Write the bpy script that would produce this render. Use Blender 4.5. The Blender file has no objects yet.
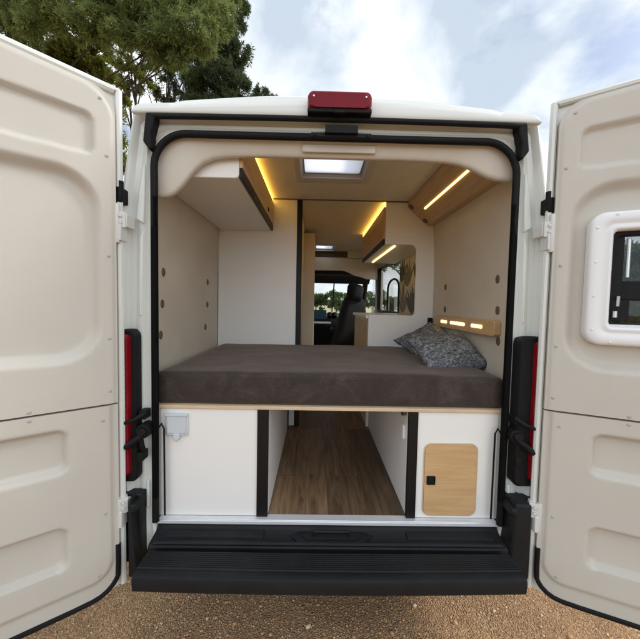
import bpy, bmesh, math, random
import numpy as np
from mathutils import Vector, Matrix, Euler, noise

random.seed(7)
RNG = np.random.default_rng(11)
S = bpy.context.scene
COL = S.collection
rad = math.radians

# ------------------------------------------------------------------ materials
def new_mat(name):
    m = bpy.data.materials.new(name)
    m.use_nodes = True
    nt = m.node_tree
    b = nt.nodes['Principled BSDF']
    return m, nt, b

def N(nt, typ, **kw):
    n = nt.nodes.new(typ)
    for k, v in kw.items():
        if k in n.inputs:
            n.inputs[k].default_value = v
        else:
            setattr(n, k, v)
    return n

def ramp(nt, stops):
    r = nt.nodes.new('ShaderNodeValToRGB')
    e = r.color_ramp.elements
    while len(e) > 1:
        e.remove(e[-1])
    e[0].position = stops[0][0]; e[0].color = (*stops[0][1], 1)
    for p, c in stops[1:]:
        x = e.new(p); x.color = (*c, 1)
    return r

def mat(name, col, rough=.5, metal=0., var=.06, scale=8., bump=0., bscale=200., coat=0., spec=.5, sheen=0.):
    """plain surface: one base colour with a little wear noise and an optional fine grain bump"""
    m, nt, b = new_mat(name)
    L = nt.links.new
    tc = N(nt, 'ShaderNodeTexCoord')
    nz = N(nt, 'ShaderNodeTexNoise', Scale=scale, Detail=6., Roughness=.6)
    L(tc.outputs['Object'], nz.inputs['Vector'])
    c = np.array(col)
    r = ramp(nt, [(.3, tuple(c * (1 - var))), (.7, tuple(np.minimum(c * (1 + var), 1)))])
    L(nz.outputs['Fac'], r.inputs['Fac'])
    L(r.outputs['Color'], b.inputs['Base Color'])
    mr = N(nt, 'ShaderNodeMapRange')
    mr.inputs['To Min'].default_value = max(rough - .07, .03); mr.inputs['To Max'].default_value = min(rough + .09, 1)
    nz2 = N(nt, 'ShaderNodeTexNoise', Scale=scale * 3.1, Detail=5.)
    L(tc.outputs['Object'], nz2.inputs['Vector'])
    L(nz2.outputs['Fac'], mr.inputs['Value'])
    L(mr.outputs['Result'], b.inputs['Roughness'])
    b.inputs['Metallic'].default_value = metal
    b.inputs['Coat Weight'].default_value = coat
    b.inputs['Coat Roughness'].default_value = .08
    b.inputs['Specular IOR Level'].default_value = spec
    b.inputs['Sheen Weight'].default_value = sheen
    if bump > 0:
        nb = N(nt, 'ShaderNodeTexNoise', Scale=bscale, Detail=3.)
        L(tc.outputs['Object'], nb.inputs['Vector'])
        bp = N(nt, 'ShaderNodeBump', Strength=bump, Distance=.002)
        L(nb.outputs['Fac'], bp.inputs['Height'])
        L(bp.outputs['Normal'], b.inputs['Normal'])
    return m

def wood(name, c1, c2, axis='X', scale=1.0, rough=.5, stretch=14.):
    m, nt, b = new_mat(name)
    L = nt.links.new
    tc = N(nt, 'ShaderNodeTexCoord')
    mp = N(nt, 'ShaderNodeMapping')
    sc = [stretch * scale] * 3
    sc['XYZ'.index(axis)] = 1.2 * scale
    mp.inputs['Scale'].default_value = sc
    L(tc.outputs['Object'], mp.inputs['Vector'])
    nz = N(nt, 'ShaderNodeTexNoise', Scale=3.2, Detail=8., Roughness=.62, Distortion=.5)
    L(mp.outputs['Vector'], nz.inputs['Vector'])
    r = ramp(nt, [(.3, c2), (.5, tuple((np.array(c1) + np.array(c2)) / 2)), (.68, c1)])
    L(nz.outputs['Fac'], r.inputs['Fac'])
    L(r.outputs['Color'], b.inputs['Base Color'])
    b.inputs['Roughness'].default_value = rough
    bp = N(nt, 'ShaderNodeBump', Strength=.12, Distance=.001)
    L(nz.outputs['Fac'], bp.inputs['Height']); L(bp.outputs['Normal'], b.inputs['Normal'])
    return m

def floor_mat():
    """vinyl planks running along the van, each plank its own tone, with grain and knots"""
    m, nt, b = new_mat('vinyl planks')
    L = nt.links.new
    tc = N(nt, 'ShaderNodeTexCoord')
    mp = N(nt, 'ShaderNodeMapping')
    mp.inputs['Rotation'].default_value = (0, 0, rad(90))
    L(tc.outputs['Object'], mp.inputs['Vector'])
    br = N(nt, 'ShaderNodeTexBrick', offset=.37)
    for k, v in (('Scale', 1.), ('Brick Width', 1.15), ('Row Height', .19), ('Mortar Size', .0012), ('Bias', 0.)):
        br.inputs[k].default_value = v
    br.inputs['Color1'].default_value = (.0, .0, .0, 1); br.inputs['Color2'].default_value = (1, 1, 1, 1)
    br.inputs['Mortar'].default_value = (0, 0, 0, 1)
    L(mp.outputs['Vector'], br.inputs['Vector'])
    sc = N(nt, 'ShaderNodeMapping'); sc.inputs['Scale'].default_value = (22, 1.6, 1)
    L(tc.outputs['Object'], sc.inputs['Vector'])
    ad = N(nt, 'ShaderNodeVectorMath', operation='ADD')
    L(sc.outputs['Vector'], ad.inputs[0]); 
    ml = N(nt, 'ShaderNodeVectorMath', operation='SCALE'); ml.inputs['Scale'].default_value = 9.
    L(br.outputs['Color'], ml.inputs[0]); L(ml.outputs['Vector'], ad.inputs[1])
    nz = N(nt, 'ShaderNodeTexNoise', Scale=1.6, Detail=9., Roughness=.65, Distortion=1.1)
    L(ad.outputs['Vector'], nz.inputs['Vector'])
    r = ramp(nt, [(.25, (.045, .026, .014)), (.45, (.13, .083, .047)), (.6, (.20, .135, .08)), (.8, (.27, .19, .12))])
    L(nz.outputs['Fac'], r.inputs['Fac'])
    hs = N(nt, 'ShaderNodeMix', data_type='RGBA', blend_type='MULTIPLY'); hs.inputs['Factor'].default_value = 1
    tone = ramp(nt, [(0., (.5, .47, .43)), (1., (1.55, 1.47, 1.36))])
    L(br.outputs['Color'], tone.inputs['Fac'])
    L(r.outputs['Color'], hs.inputs['A']); L(tone.outputs['Color'], hs.inputs['B'])
    # knots
    vo = N(nt, 'ShaderNodeTexVoronoi', Scale=2.6); 
    k = N(nt, 'ShaderNodeMapping'); k.inputs['Scale'].default_value = (2.2, .9, 1)
    L(tc.outputs['Object'], k.inputs['Vector']); L(k.outputs['Vector'], vo.inputs['Vector'])
    kr = ramp(nt, [(.02, (.3, .26, .22)), (.11, (1, 1, 1))])
    L(vo.outputs['Distance'], kr.inputs['Fac'])
    h2 = N(nt, 'ShaderNodeMix', data_type='RGBA', blend_type='MULTIPLY'); h2.inputs['Factor'].default_value = .75
    L(hs.outputs['Result'], h2.inputs['A']); L(kr.outputs['Color'], h2.inputs['B'])
    L(h2.outputs['Result'], b.inputs['Base Color'])
    b.inputs['Roughness'].default_value = .5
    bp = N(nt, 'ShaderNodeBump', Strength=.2, Distance=.001)
    L(nz.outputs['Fac'], bp.inputs['Height']); L(bp.outputs['Normal'], b.inputs['Normal'])
    return m

def glass_mat(name, tint=(1, 1, 1), refl=1.0, rough=.01):
    m, nt, b = new_mat(name)
    L = nt.links.new
    out = nt.nodes['Material Output']
    nt.nodes.remove(b)
    tr = N(nt, 'ShaderNodeBsdfTransparent'); tr.inputs['Color'].default_value = (*tint, 1)
    gl = N(nt, 'ShaderNodeBsdfGlossy'); gl.inputs['Roughness'].default_value = rough
    fr = N(nt, 'ShaderNodeFresnel'); fr.inputs['IOR'].default_value = 1.5
    mu = N(nt, 'ShaderNodeMath', operation='MULTIPLY'); mu.inputs[1].default_value = refl
    L(fr.outputs['Fac'], mu.inputs[0])
    mx = N(nt, 'ShaderNodeMixShader')
    L(mu.outputs['Value'], mx.inputs['Fac']); L(tr.outputs['BSDF'], mx.inputs[1]); L(gl.outputs['BSDF'], mx.inputs[2])
    L(mx.outputs['Shader'], out.inputs['Surface'])
    return m

def milk_mat():
    """white frosted roof-light acrylic that lets the sky through"""
    m, nt, b = new_mat('frosted acrylic')
    L = nt.links.new
    out = nt.nodes['Material Output']; nt.nodes.remove(b)
    a = N(nt, 'ShaderNodeBsdfTranslucent'); a.inputs['Color'].default_value = (.9, .9, .92, 1)
    t = N(nt, 'ShaderNodeBsdfTransparent'); t.inputs['Color'].default_value = (.95, .95, .97, 1)
    mx = N(nt, 'ShaderNodeMixShader'); mx.inputs['Fac'].default_value = .35
    L(a.outputs['BSDF'], mx.inputs[1]); L(t.outputs['BSDF'], mx.inputs[2])
    L(mx.outputs['Shader'], out.inputs['Surface'])
    return m

def led_mat(name, col, st):
    m, nt, b = new_mat(name)
    b.inputs['Base Color'].default_value = (.8, .75, .6, 1) if st > 1 else (.02, .03, .04, 1)
    b.inputs['Emission Color'].default_value = (*col, 1)
    b.inputs['Emission Strength'].default_value = st
    return m

def fabric_mattress():
    m, nt, b = new_mat('brown velour')
    L = nt.links.new
    tc = N(nt, 'ShaderNodeTexCoord')
    nz = N(nt, 'ShaderNodeTexNoise', Scale=7., Detail=8., Roughness=.7, Distortion=.8)
    L(tc.outputs['Object'], nz.inputs['Vector'])
    fx = N(nt, 'ShaderNodeMapping'); fx.inputs['Scale'].default_value = (30, 220, 220)
    L(tc.outputs['Object'], fx.inputs['Vector'])
    nf = N(nt, 'ShaderNodeTexNoise', Scale=1., Detail=4.)
    L(fx.outputs['Vector'], nf.inputs['Vector'])
    ad = N(nt, 'ShaderNodeMath', operation='MULTIPLY_ADD'); ad.inputs[1].default_value = .34
    L(nf.outputs['Fac'], ad.inputs[0]); L(nz.outputs['Fac'], ad.inputs[2])
    r = ramp(nt, [(.36, (.0165, .0105, .008)), (.66, (.032, .0215, .017)), (1.0, (.078, .058, .049))])
    L(ad.outputs['Value'], r.inputs['Fac'])
    L(r.outputs['Color'], b.inputs['Base Color'])
    b.inputs['Roughness'].default_value = .85
    b.inputs['Sheen Weight'].default_value = .36
    b.inputs['Sheen Roughness'].default_value = .45
    b.inputs['Sheen Tint'].default_value = (.56, .45, .39, 1)
    bp = N(nt, 'ShaderNodeBump', Strength=.45, Distance=.004)
    L(ad.outputs['Value'], bp.inputs['Height']); L(bp.outputs['Normal'], b.inputs['Normal'])
    return m

def fabric_cushion():
    """grey-blue woven cover: irregular light and dark dashes crossing each other"""
    m, nt, b = new_mat('woven grey cover')
    L = nt.links.new
    tc = N(nt, 'ShaderNodeTexCoord')
    outs = []
    for sc in ((30, 95, 60), (75, 34, 60)):
        mp = N(nt, 'ShaderNodeMapping'); mp.inputs['Scale'].default_value = sc
        L(tc.outputs['Object'], mp.inputs['Vector'])
        nz = N(nt, 'ShaderNodeTexNoise', Scale=1., Detail=5., Roughness=.72, Distortion=1.2)
        L(mp.outputs['Vector'], nz.inputs['Vector']); outs.append(nz.outputs['Fac'])
    mx = N(nt, 'ShaderNodeMath', operation='MULTIPLY_ADD'); mx.inputs[1].default_value = .75
    L(outs[1], mx.inputs[0]); L(outs[0], mx.inputs[2])
    r = ramp(nt, [(.70, (.020, .020, .022)), (.82, (.085, .088, .095)), (.94, (.19, .20, .21)), (1., (.32, .33, .345))])
    L(mx.outputs['Value'], r.inputs['Fac']); L(r.outputs['Color'], b.inputs['Base Color'])
    b.inputs['Roughness'].default_value = .9
    bp = N(nt, 'ShaderNodeBump', Strength=.6, Distance=.004)
    L(mx.outputs['Value'], bp.inputs['Height']); L(bp.outputs['Normal'], b.inputs['Normal'])
    return m

def leaf_print():
    """pale wall panel printed with tall blade-shaped leaves"""
    m, nt, b = new_mat('leaf print')
    L = nt.links.new
    tc = N(nt, 'ShaderNodeTexCoord')
    col = None
    base = N(nt, 'ShaderNodeRGB'); base.outputs[0].default_value = (.52, .46, .36, 1)
    col = base.outputs[0]
    for rot, loc, tone in ((24, 0., (.21, .17, .10)), (-26, .3, (.085, .085, .05)), (9, .7, (.035, .036, .025))):
        mp = N(nt, 'ShaderNodeMapping'); mp.inputs['Rotation'].default_value = (rad(rot), 0, 0)
        mp.inputs['Scale'].default_value = (1, 3.4, 1.25); mp.inputs['Location'].default_value = (0, loc, loc * 2)
        L(tc.outputs['Object'], mp.inputs['Vector'])
        vo = N(nt, 'ShaderNodeTexVoronoi', Scale=1.35, Randomness=.8); L(mp.outputs['Vector'], vo.inputs['Vector'])
        k = ramp(nt, [(.30, (1, 1, 1)), (.335, (0, 0, 0))]); L(vo.outputs['Distance'], k.inputs['Fac'])
        mx = N(nt, 'ShaderNodeMix', data_type='RGBA'); L(k.outputs['Color'], mx.inputs['Factor']); L(col, mx.inputs['A']); mx.inputs['B'].default_value = (*tone, 1)
        col = mx.outputs['Result']
    L(col, b.inputs['Base Color'])
    b.inputs['Roughness'].default_value = .45
    return m

def ground_mat():
    m, nt, b = new_mat('gravel ground')
    L = nt.links.new
    tc = N(nt, 'ShaderNodeTexCoord')
    vo = N(nt, 'ShaderNodeTexVoronoi', Scale=150.)
    L(tc.outputs['Object'], vo.inputs['Vector'])
    vc = N(nt, 'ShaderNodeSeparateColor'); L(vo.outputs['Color'], vc.inputs['Color'])
    r = ramp(nt, [(0., (.36, .20, .10)), (.5, (.52, .315, .165)), (.85, (.60, .395, .22)), (1., (.66, .49, .32))])
    L(vc.outputs['Red'], r.inputs['Fac'])
    nz = N(nt, 'ShaderNodeTexNoise', Scale=2.4, Detail=7., Roughness=.65)
    L(tc.outputs['Object'], nz.inputs['Vector'])
    r2 = ramp(nt, [(.35, (.7, .66, .62)), (.65, (1.08, 1.05, 1.0))])
    L(nz.outputs['Fac'], r2.inputs['Fac'])
    mx = N(nt, 'ShaderNodeMix', data_type='RGBA', blend_type='MULTIPLY'); mx.inputs['Factor'].default_value = 1
    L(r.outputs['Color'], mx.inputs['A']); L(r2.outputs['Color'], mx.inputs['B'])
    L(mx.outputs['Result'], b.inputs['Base Color'])
    b.inputs['Roughness'].default_value = .95
    bp = N(nt, 'ShaderNodeBump', Strength=1., Distance=.012)
    bp.invert = True
    L(vo.outputs['Distance'], bp.inputs['Height']); L(bp.outputs['Normal'], b.inputs['Normal'])
    return m

def stone_mat():
    m, nt, b = new_mat('gravel stone')
    L = nt.links.new
    g = N(nt, 'ShaderNodeNewGeometry')
    r = ramp(nt, [(0., (.32, .175, .085)), (.35, (.50, .30, .155)), (.75, (.60, .38, .21)), (.95, (.66, .47, .29)), (1., (.70, .56, .40))])
    L(g.outputs['Random Per Island'], r.inputs['Fac'])
    L(r.outputs['Color'], b.inputs['Base Color'])
    b.inputs['Roughness'].default_value = .9
    return m

def leaf_mat(name, dark, light, trans=.25):
    m, nt, b = new_mat(name)
    L = nt.links.new
    out = nt.nodes['Material Output']
    g = N(nt, 'ShaderNodeNewGeometry')
    tc = N(nt, 'ShaderNodeTexCoord')
    nz = N(nt, 'ShaderNodeTexNoise', Scale=.9, Detail=3.); L(tc.outputs['Object'], nz.inputs['Vector'])
    ad = N(nt, 'ShaderNodeMath', operation='MULTIPLY_ADD'); ad.inputs[1].default_value = .5
    L(g.outputs['Random Per Island'], ad.inputs[0]); L(nz.outputs['Fac'], ad.inputs[2])
    r = ramp(nt, [(.4, dark), (1., light)])
    L(ad.outputs['Value'], r.inputs['Fac']); L(r.outputs['Color'], b.inputs['Base Color'])
    b.inputs['Roughness'].default_value = .6
    b.inputs['Specular IOR Level'].default_value = .3
    t = N(nt, 'ShaderNodeBsdfTranslucent'); L(r.outputs['Color'], t.inputs['Color'])
    mx = N(nt, 'ShaderNodeMixShader'); mx.inputs['Fac'].default_value = trans
    L(b.outputs['BSDF'], mx.inputs[1]); L(t.outputs['BSDF'], mx.inputs[2]); L(mx.outputs['Shader'], out.inputs['Surface'])
    return m

M = {}
M['white'] = mat('white paint', (.70, .72, .69), .3, var=.02, scale=3, coat=.5)
M['trim'] = mat('beige door trim', (.53, .50, .445), .5, var=.025, scale=4, bump=.25, bscale=700)
M['liner'] = mat('headliner moulding', (.60, .565, .50), .55, var=.03, bump=.15, bscale=500)
M['fabric'] = mat('beige wall lining', (.58, .525, .435), .85, var=.05, scale=5, bump=.35, bscale=420)
M['ceil'] = mat('tan ceiling lining', (.74, .685, .59), .8, var=.05, bump=.3, bscale=420)
M['furn'] = mat('white laminate', (.80, .79, .765), .4, var=.015, scale=3)
M['cream'] = mat('cream laminate', (.74, .68, .57), .45, var=.03, scale=3)
M['black'] = mat('black plastic', (.007, .007, .0075), .5, var=.2, scale=20, bump=.5, bscale=900, spec=.2)
M['step'] = mat('black step plastic', (.0085, .0095, .011), .5, var=.3, scale=9, bump=.4, bscale=700, spec=.28)
def dusty(m, dust, scale=5., lo=.56, hi=.78):
    nt = m.node_tree; L = nt.links.new; b = nt.nodes['Principled BSDF']
    src = b.inputs['Base Color'].links[0].from_socket
    tc = N(nt, 'ShaderNodeTexCoord'); mp = N(nt, 'ShaderNodeMapping'); mp.inputs['Scale'].default_value = (1, 2.2, 1)
    L(tc.outputs['Object'], mp.inputs['Vector'])
    nz = N(nt, 'ShaderNodeTexNoise', Scale=scale, Detail=10., Roughness=.78); L(mp.outputs['Vector'], nz.inputs['Vector'])
    k = ramp(nt, [(lo, (0, 0, 0)), (hi, (.55, .55, .55))]); L(nz.outputs['Fac'], k.inputs['Fac'])
    sp = N(nt, 'ShaderNodeTexVoronoi', Scale=70.); L(tc.outputs['Object'], sp.inputs['Vector'])
    k2 = ramp(nt, [(.05, (.5, .5, .5)), (.09, (0, 0, 0))]); L(sp.outputs['Distance'], k2.inputs['Fac'])
    mx_ = N(nt, 'ShaderNodeMath', operation='MAXIMUM'); 
    ml = N(nt, 'ShaderNodeMath', operation='MULTIPLY'); L(k2.outputs['Color'], ml.inputs[0]); L(nz.outputs['Fac'], ml.inputs[1])
    L(k.outputs['Color'], mx_.inputs[0]); L(ml.outputs['Value'], mx_.inputs[1])
    mx = N(nt, 'ShaderNodeMix', data_type='RGBA'); L(mx_.outputs['Value'], mx.inputs['Factor']); L(src, mx.inputs['A']); mx.inputs['B'].default_value = (*dust, 1)
    L(mx.outputs['Result'], b.inputs['Base Color'])
dusty(M['step'], (.055, .046, .037), 5., .60, .86)
dusty(M['furn'], (.62, .60, .56), 2.2, .62, 1.0)
dusty(M['trim'], (.40, .36, .30), 3., .60, .90)
M['rubber'] = mat('black rubber', (.007, .007, .0075), .6, var=.2, scale=30, spec=.18)
M['edge'] = mat('black edging', (.008, .007, .007), .45, var=.1, spec=.25)
M['dark'] = mat('underbody', (.02, .02, .02), .8, var=.3)
M['red'] = mat('red lens', (.19, .004, .009), .2, var=.15, scale=14, coat=.12, spec=.3)
M['redlamp'] = mat('bright red lens', (.17, .004, .012), .28, var=.1, scale=14, spec=.2)
M['metal'] = mat('painted metal', (.62, .62, .6), .35, var=.05)
M['steel'] = mat('brushed aluminium', (.66, .67, .69), .32, metal=.9, var=.08, scale=30)
M['strip'] = mat('anodised strip', (.72, .73, .75), .4, metal=.35, var=.04, scale=20)
M['screw'] = mat('screw cap', (.42, .40, .37), .45, var=.05)
M['cap'] = mat('brown cap', (.13, .085, .055), .5)
M['wframe'] = mat('white window plastic', (.78, .78, .79), .35, var=.02)
M['grey'] = mat('grey plastic', (.33, .34, .36), .4)
M['palegrey'] = mat('pale grey socket plastic', (.55, .6, .64), .35, var=.03)
M['beech'] = wood('beech veneer', (.60, .40, .205), (.49, .30, .14), 'X', 1.3, .42)
M['oak'] = wood('oak veneer', (.60, .43, .255), (.46, .315, .18), 'Y', 1.2, .45)
M['ply'] = wood('plywood edge', (.68, .52, .35), (.55, .40, .25), 'X', 2., .5)
M['floor'] = floor_mat()
M['mattress'] = fabric_mattress()
M['cushion'] = fabric_cushion()
M['print'] = leaf_print()
M['glass'] = glass_mat('clear glass', (.95, .96, .955), .45)
M['smoke'] = glass_mat('tinted acrylic', (.62, .65, .66), .8)
M['milk'] = milk_mat()
M['led'] = led_mat('amber strip light', (1., .56, .08), 2.8)
M['led2'] = led_mat('warm strip light', (1., .66, .18), 2.4)
M['screen'] = led_mat('screen glow', (.03, .10, .16), .07)
M['seat'] = mat('black seat cloth', (.007, .007, .008), .85, var=.2, scale=30, bump=.4)
M['ground'] = ground_mat()
M['stone'] = stone_mat()
M['field'] = mat('dry pasture', (.34, .31, .17), .95, var=.3, scale=.6)
M['bark'] = mat('pine bark', (.05, .038, .03), .9, var=.4, scale=6, bump=1., bscale=30)
M['pine'] = leaf_mat('pine needles', (.11, .15, .045), (.28, .335, .115), .5)
M['pinedark'] = leaf_mat('dark conifer needles', (.032, .046, .02), (.095, .125, .05), .35)
M['yellowleaf'] = leaf_mat('yellow green leaves', (.09, .12, .018), (.28, .30, .06), .4)
M['greenleaf'] = leaf_mat('mid green leaves', (.05, .085, .03), (.15, .21, .08), .35)

# ------------------------------------------------------------------ mesh builder
class MB:
    def __init__(s):
        s.v = []; s.f = []; s.m = []; s.cur = 0
    def add(s, vs, fs):
        o = len(s.v)
        s.v += [tuple(map(float, v)) for v in vs]
        s.f += [tuple(i + o for i in f) for f in fs]
        s.m += [s.cur] * len(fs)
        return s
    def box(s, x0, x1, y0, y1, z0, z1, T=None):
        vs = [(x, y, z) for z in (z0, z1) for y in (y0, y1) for x in (x0, x1)]
        if T: vs = [T(*v) for v in vs]
        return s.add(vs, [(0, 2, 3, 1), (4, 5, 7, 6), (0, 1, 5, 4), (2, 6, 7, 3), (0, 4, 6, 2), (1, 3, 7, 5)])
    def prism(s, poly, a0, a1, axis='y', T=None):
        """polygon in the two other axes, extruded along axis"""
        n = len(poly)
        def P(p, a):
            if axis == 'y': q = (p[0], a, p[1])
            elif axis == 'x': q = (a, p[0], p[1])
            else: q = (p[0], p[1], a)
            return T(*q) if T else q
        vs = [P(p, a0) for p in poly] + [P(p, a1) for p in poly]
        fs = [tuple(range(n))[::-1], tuple(range(n, 2 * n))]
        fs += [(i, (i + 1) % n, n + (i + 1) % n, n + i) for i in range(n)]
        return s.add(vs, fs)
    def grid(s, P, keep=None):
        """P[i][j] points; keep(i,j)->bool leaves holes"""
        ni, nj = len(P), len(P[0])
        vs = [p for row in P for p in row]
        fs = [(i * nj + j, (i + 1) * nj + j, (i + 1) * nj + j + 1, i * nj + j + 1)
              for i in range(ni - 1) for j in range(nj - 1) if keep is None or keep(i, j)]
        return s.add(vs, fs)
    def tube(s, path, r, n=10, caps=True, closed=False):
        path = [Vector(p) for p in path]
        rs = r if isinstance(r, (list, tuple)) else [r] * len(path)
        k = len(path); rings = []
        up = None
        for i, p in enumerate(path):
            a = path[(i - 1) % k] if (closed or i > 0) else p
            b = path[(i + 1) % k] if (closed or i < k - 1) else p
            t = (b - a).normalized()
            if up is None:
                up = t.orthogonal().normalized()
            up = (up - t * up.dot(t)).normalized()
            w = t.cross(up)
            rings.append([p + (up * math.cos(q) + w * math.sin(q)) * rs[i] for q in [2 * math.pi * j / n for j in range(n)]])
        vs = [v for R in rings for v in R]
        fs = []
        for i in range(k if closed else k - 1):
            for j in range(n):
                a, b = i * n, ((i + 1) % k) * n
                fs.append((a + j, a + (j + 1) % n, b + (j + 1) % n, b + j))
        if caps and not closed:
            fs.append(tuple(range(n))[::-1]); fs.append(tuple(range((k - 1) * n, k * n)))
        return s.add(vs, fs)
    def dome(s, c, nrm, r, h, n=10):
        """screw head: a flat-topped button standing on a surface"""
        nrm = Vector(nrm).normalized(); a = nrm.orthogonal().normalized(); b = nrm.cross(a); c = Vector(c)
        rings = [(r, -.002), (r, h * .5), (r * .75, h), (r * .3, h * .9)]
        vs = [c + (a * math.cos(2 * math.pi * j / n) + b * math.sin(2 * math.pi * j / n)) * rr + nrm * hh for rr, hh in rings for j in range(n)]
        fs = [(i * n + j, i * n + (j + 1) % n, (i + 1) * n + (j + 1) % n, (i + 1) * n + j) for i in range(3) for j in range(n)]
        fs.append(tuple(range(3 * n, 4 * n)))
        return s.add(vs, fs)
    def build(s, name, mats, parent=None, bevel=0., smooth=True, angle=40, label=None, fix=True):
        me = bpy.data.meshes.new(name)
        me.from_pydata(s.v, [], s.f)
        if not isinstance(mats, (list, tuple)): mats = [mats]
        for m in mats: me.materials.append(M[m])
        if len(mats) > 1: me.polygons.foreach_set('material_index', s.m)
        if fix:
            bm = bmesh.new(); bm.from_mesh(me)
            bmesh.ops.recalc_face_normals(bm, faces=bm.faces)
            bm.to_mesh(me); bm.free()
        if smooth:
            me.polygons.foreach_set('use_smooth', [True] * len(me.polygons))
            me.set_sharp_from_angle(angle=rad(angle))
        me.update()
        o = bpy.data.objects.new(name, me)
        COL.objects.link(o)
        if parent: o.parent = parent
        if bevel > 0:
            b = o.modifiers.new('soft edges', 'BEVEL'); b.width = bevel; b.segments = 2
            b.limit_method = 'ANGLE'; b.angle_limit = rad(35); b.harden_normals = False
        if label: o['label'] = label
        return o

def tag(o, label, cat, group=None, kind=None):
    o['label'] = label; o['category'] = cat
    if group: o['group'] = group
    if kind: o['kind'] = kind
    return o

def empty(name, loc=(0, 0, 0)):
    o = bpy.data.objects.new(name, None); COL.objects.link(o); o.location = loc
    o.empty_display_size = .2
    return o

def sstep(x):
    x = min(max(x, 0.), 1.)
    return x * x * (3 - 2 * x)

def rrect(u0, u1, z0, z1, r, n=6):
    """counter-clockwise rounded rectangle outline"""
    pts = []
    for cx, cz, a0 in ((u1 - r, z0 + r, -90), (u1 - r, z1 - r, 0), (u0 + r, z1 - r, 90), (u0 + r, z0 + r, 180)):
        for k in range(n + 1):
            a = rad(a0 + 90 * k / n)
            pts.append((cx + r * math.cos(a), cz + r * math.sin(a)))
    return pts

def sd_rr(u, z, u0, u1, z0, z1, r):
    """signed distance to a rounded rectangle, negative inside"""
    qx = abs(u - (u0 + u1) / 2) - (u1 - u0) / 2 + r
    qz = abs(z - (z0 + z1) / 2) - (z1 - z0) / 2 + r
    return math.hypot(max(qx, 0), max(qz, 0)) + min(max(qx, qz), 0) - r

def loft_rings(mb, rings, closed=True):
    n = len(rings[0]); vs = [p for R in rings for p in R]
    fs = []
    for i in range(len(rings) - 1):
        for j in range(n if closed else n - 1):
            fs.append((i * n + j, i * n + (j + 1) % n, (i + 1) * n + (j + 1) % n, (i + 1) * n + j))
    mb.add(vs, fs)

# ================================================================== THE VAN
van = empty('camper_van')
tag(van, 'white high-roof camper van seen from behind with both rear doors swung wide open', 'van')
van['kind'] = 'thing'

FLOOR = .50
CEIL = 2.36
LEN = 5.7

def hw(z):      # outer half width of the body at the tail
    pts = [(.2, .90), (.5, .925), (.9, .955), (1.4, .957), (1.78, .951), (2.0, .939), (2.2, .909), (2.345, .884)]
    if z <= pts[0][0]: return pts[0][1]
    for (a, b), (c, d) in zip(pts, pts[1:]):
        if z <= c: return b + (d - b) * (z - a) / (c - a)
    return pts[-1][1]

def roof_z(x):  # outline of the roof cap seen from behind: raised centre, lower shoulders with rounded ends
    a = abs(x)
    core = 2.436 - .040 * (a / .66) ** 2
    sh = 2.384 - .010 * max(0, (a - .70) / .17)
    t = sstep((a - .672) / .03)
    z = core * (1 - t) + sh * t
    if a > .842: z -= .046 * (1 - math.sqrt(max(0, 1 - ((min(a, .886) - .842) / .044) ** 2)))
    return z

# ---------- body shell: tail frame, roof, sides, nose
body = MB()
# tail frame (jamb): rings from the outer skin to the door opening
def arch(hwf, ztop, r, zb, nside=30, nc=10, ntop=26, archk=0.):
    pts = []
    for sgn in (-1, 1):
        side = []
        xt = hwf(ztop - r)
        for k in range(nside):
            z = zb + (ztop - r - zb) * k / nside
            side.append((hwf(z), z))
        for k in range(nc + 1):
            a = rad(90 * k / nc)
            side.append((xt - r + r * math.cos(a), ztop - r + r * math.sin(a)))
        half = [(sgn * x, z) for x, z in side]
        if sgn < 0: pts += half
        else: right = half[::-1]
    x0 = pts[-1][0]; x1 = right[0][0]
    for k in range(1, ntop):
        x = x0 + (x1 - x0) * k / ntop
        pts.append((x, ztop + archk * (1 - (2 * x / (x1 - x0)) ** 2)))
    return pts + right
outer = arch(hw, 2.337, .012, .36)
inner = arch(lambda z: .803, 2.252, .135, .36)
def mixo(t, dz=0): return [((1 - t) * a[0] + t * b[0], (1 - t) * a[1] + t * b[1]) for a, b in zip(outer, inner)]
def fat(k): return [(x * (1 + k), z + (k * .6 if z > 2.3 else 0)) for x, z in outer]
rings = []
for pts, y in ((fat(.0), .03), (fat(.0), .02), (mixo(.03), .004), (mixo(.10), .0), (mixo(.16), .010), (mixo(.22), .032), (mixo(.40), .036),
               (mixo(.47), .026), (mixo(.62), .024), (mixo(.70), .040), (mixo(.80), .034), (mixo(.88), .018), (mixo(1.), .018), (mixo(1.), .045)):
    rings.append([(x, y, z) for x, z in pts])
loft_rings(body, rings, closed=False)
# roof cap over the doors
xs = np.array(sorted(set([round(v, 4) for v in np.linspace(-.884, .884, 81)] + [sg * v for sg in (-1, 1) for v in (.850, .858, .866, .872, .877, .881)])))
P = []
for x in xs:
    zr = roof_z(x); k = 1 - (x / .9) ** 2 * .35
    zs = 2.3235
    row = [(x, .0, zs), (x, -.010, zs), (x, -.014, zs + .004), (x, -.014, zs + .35 * (zr - zs)), (x, -.006, zs + .78 * (zr - zs)), (x, .018, zr - .004 * k), (x, .06, zr), (x, .3, zr + .012)]
    P.append(row)
body.grid(P)
for row in (P[0], P[-1]): body.add(row + [(row[0][0], .3, 2.3235)], [tuple(range(len(row) + 1))])
# roof with two roof-light openings
HOLES = [(-.185, .205, .42, .715), (-.11, .17, 3.16, 3.56)]
gx = sorted(set(list(np.linspace(-.85, .85, 41)) + [-.185, .205, -.11, .17]))
gy = sorted(set([.3] + list(np.linspace(.8, 4.1, 22)) + [.42, .715, 3.16, 3.56]))
def in_hole(x, y): return any(a < x < b and c < y < d for a, b, c, d in HOLES)
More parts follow.
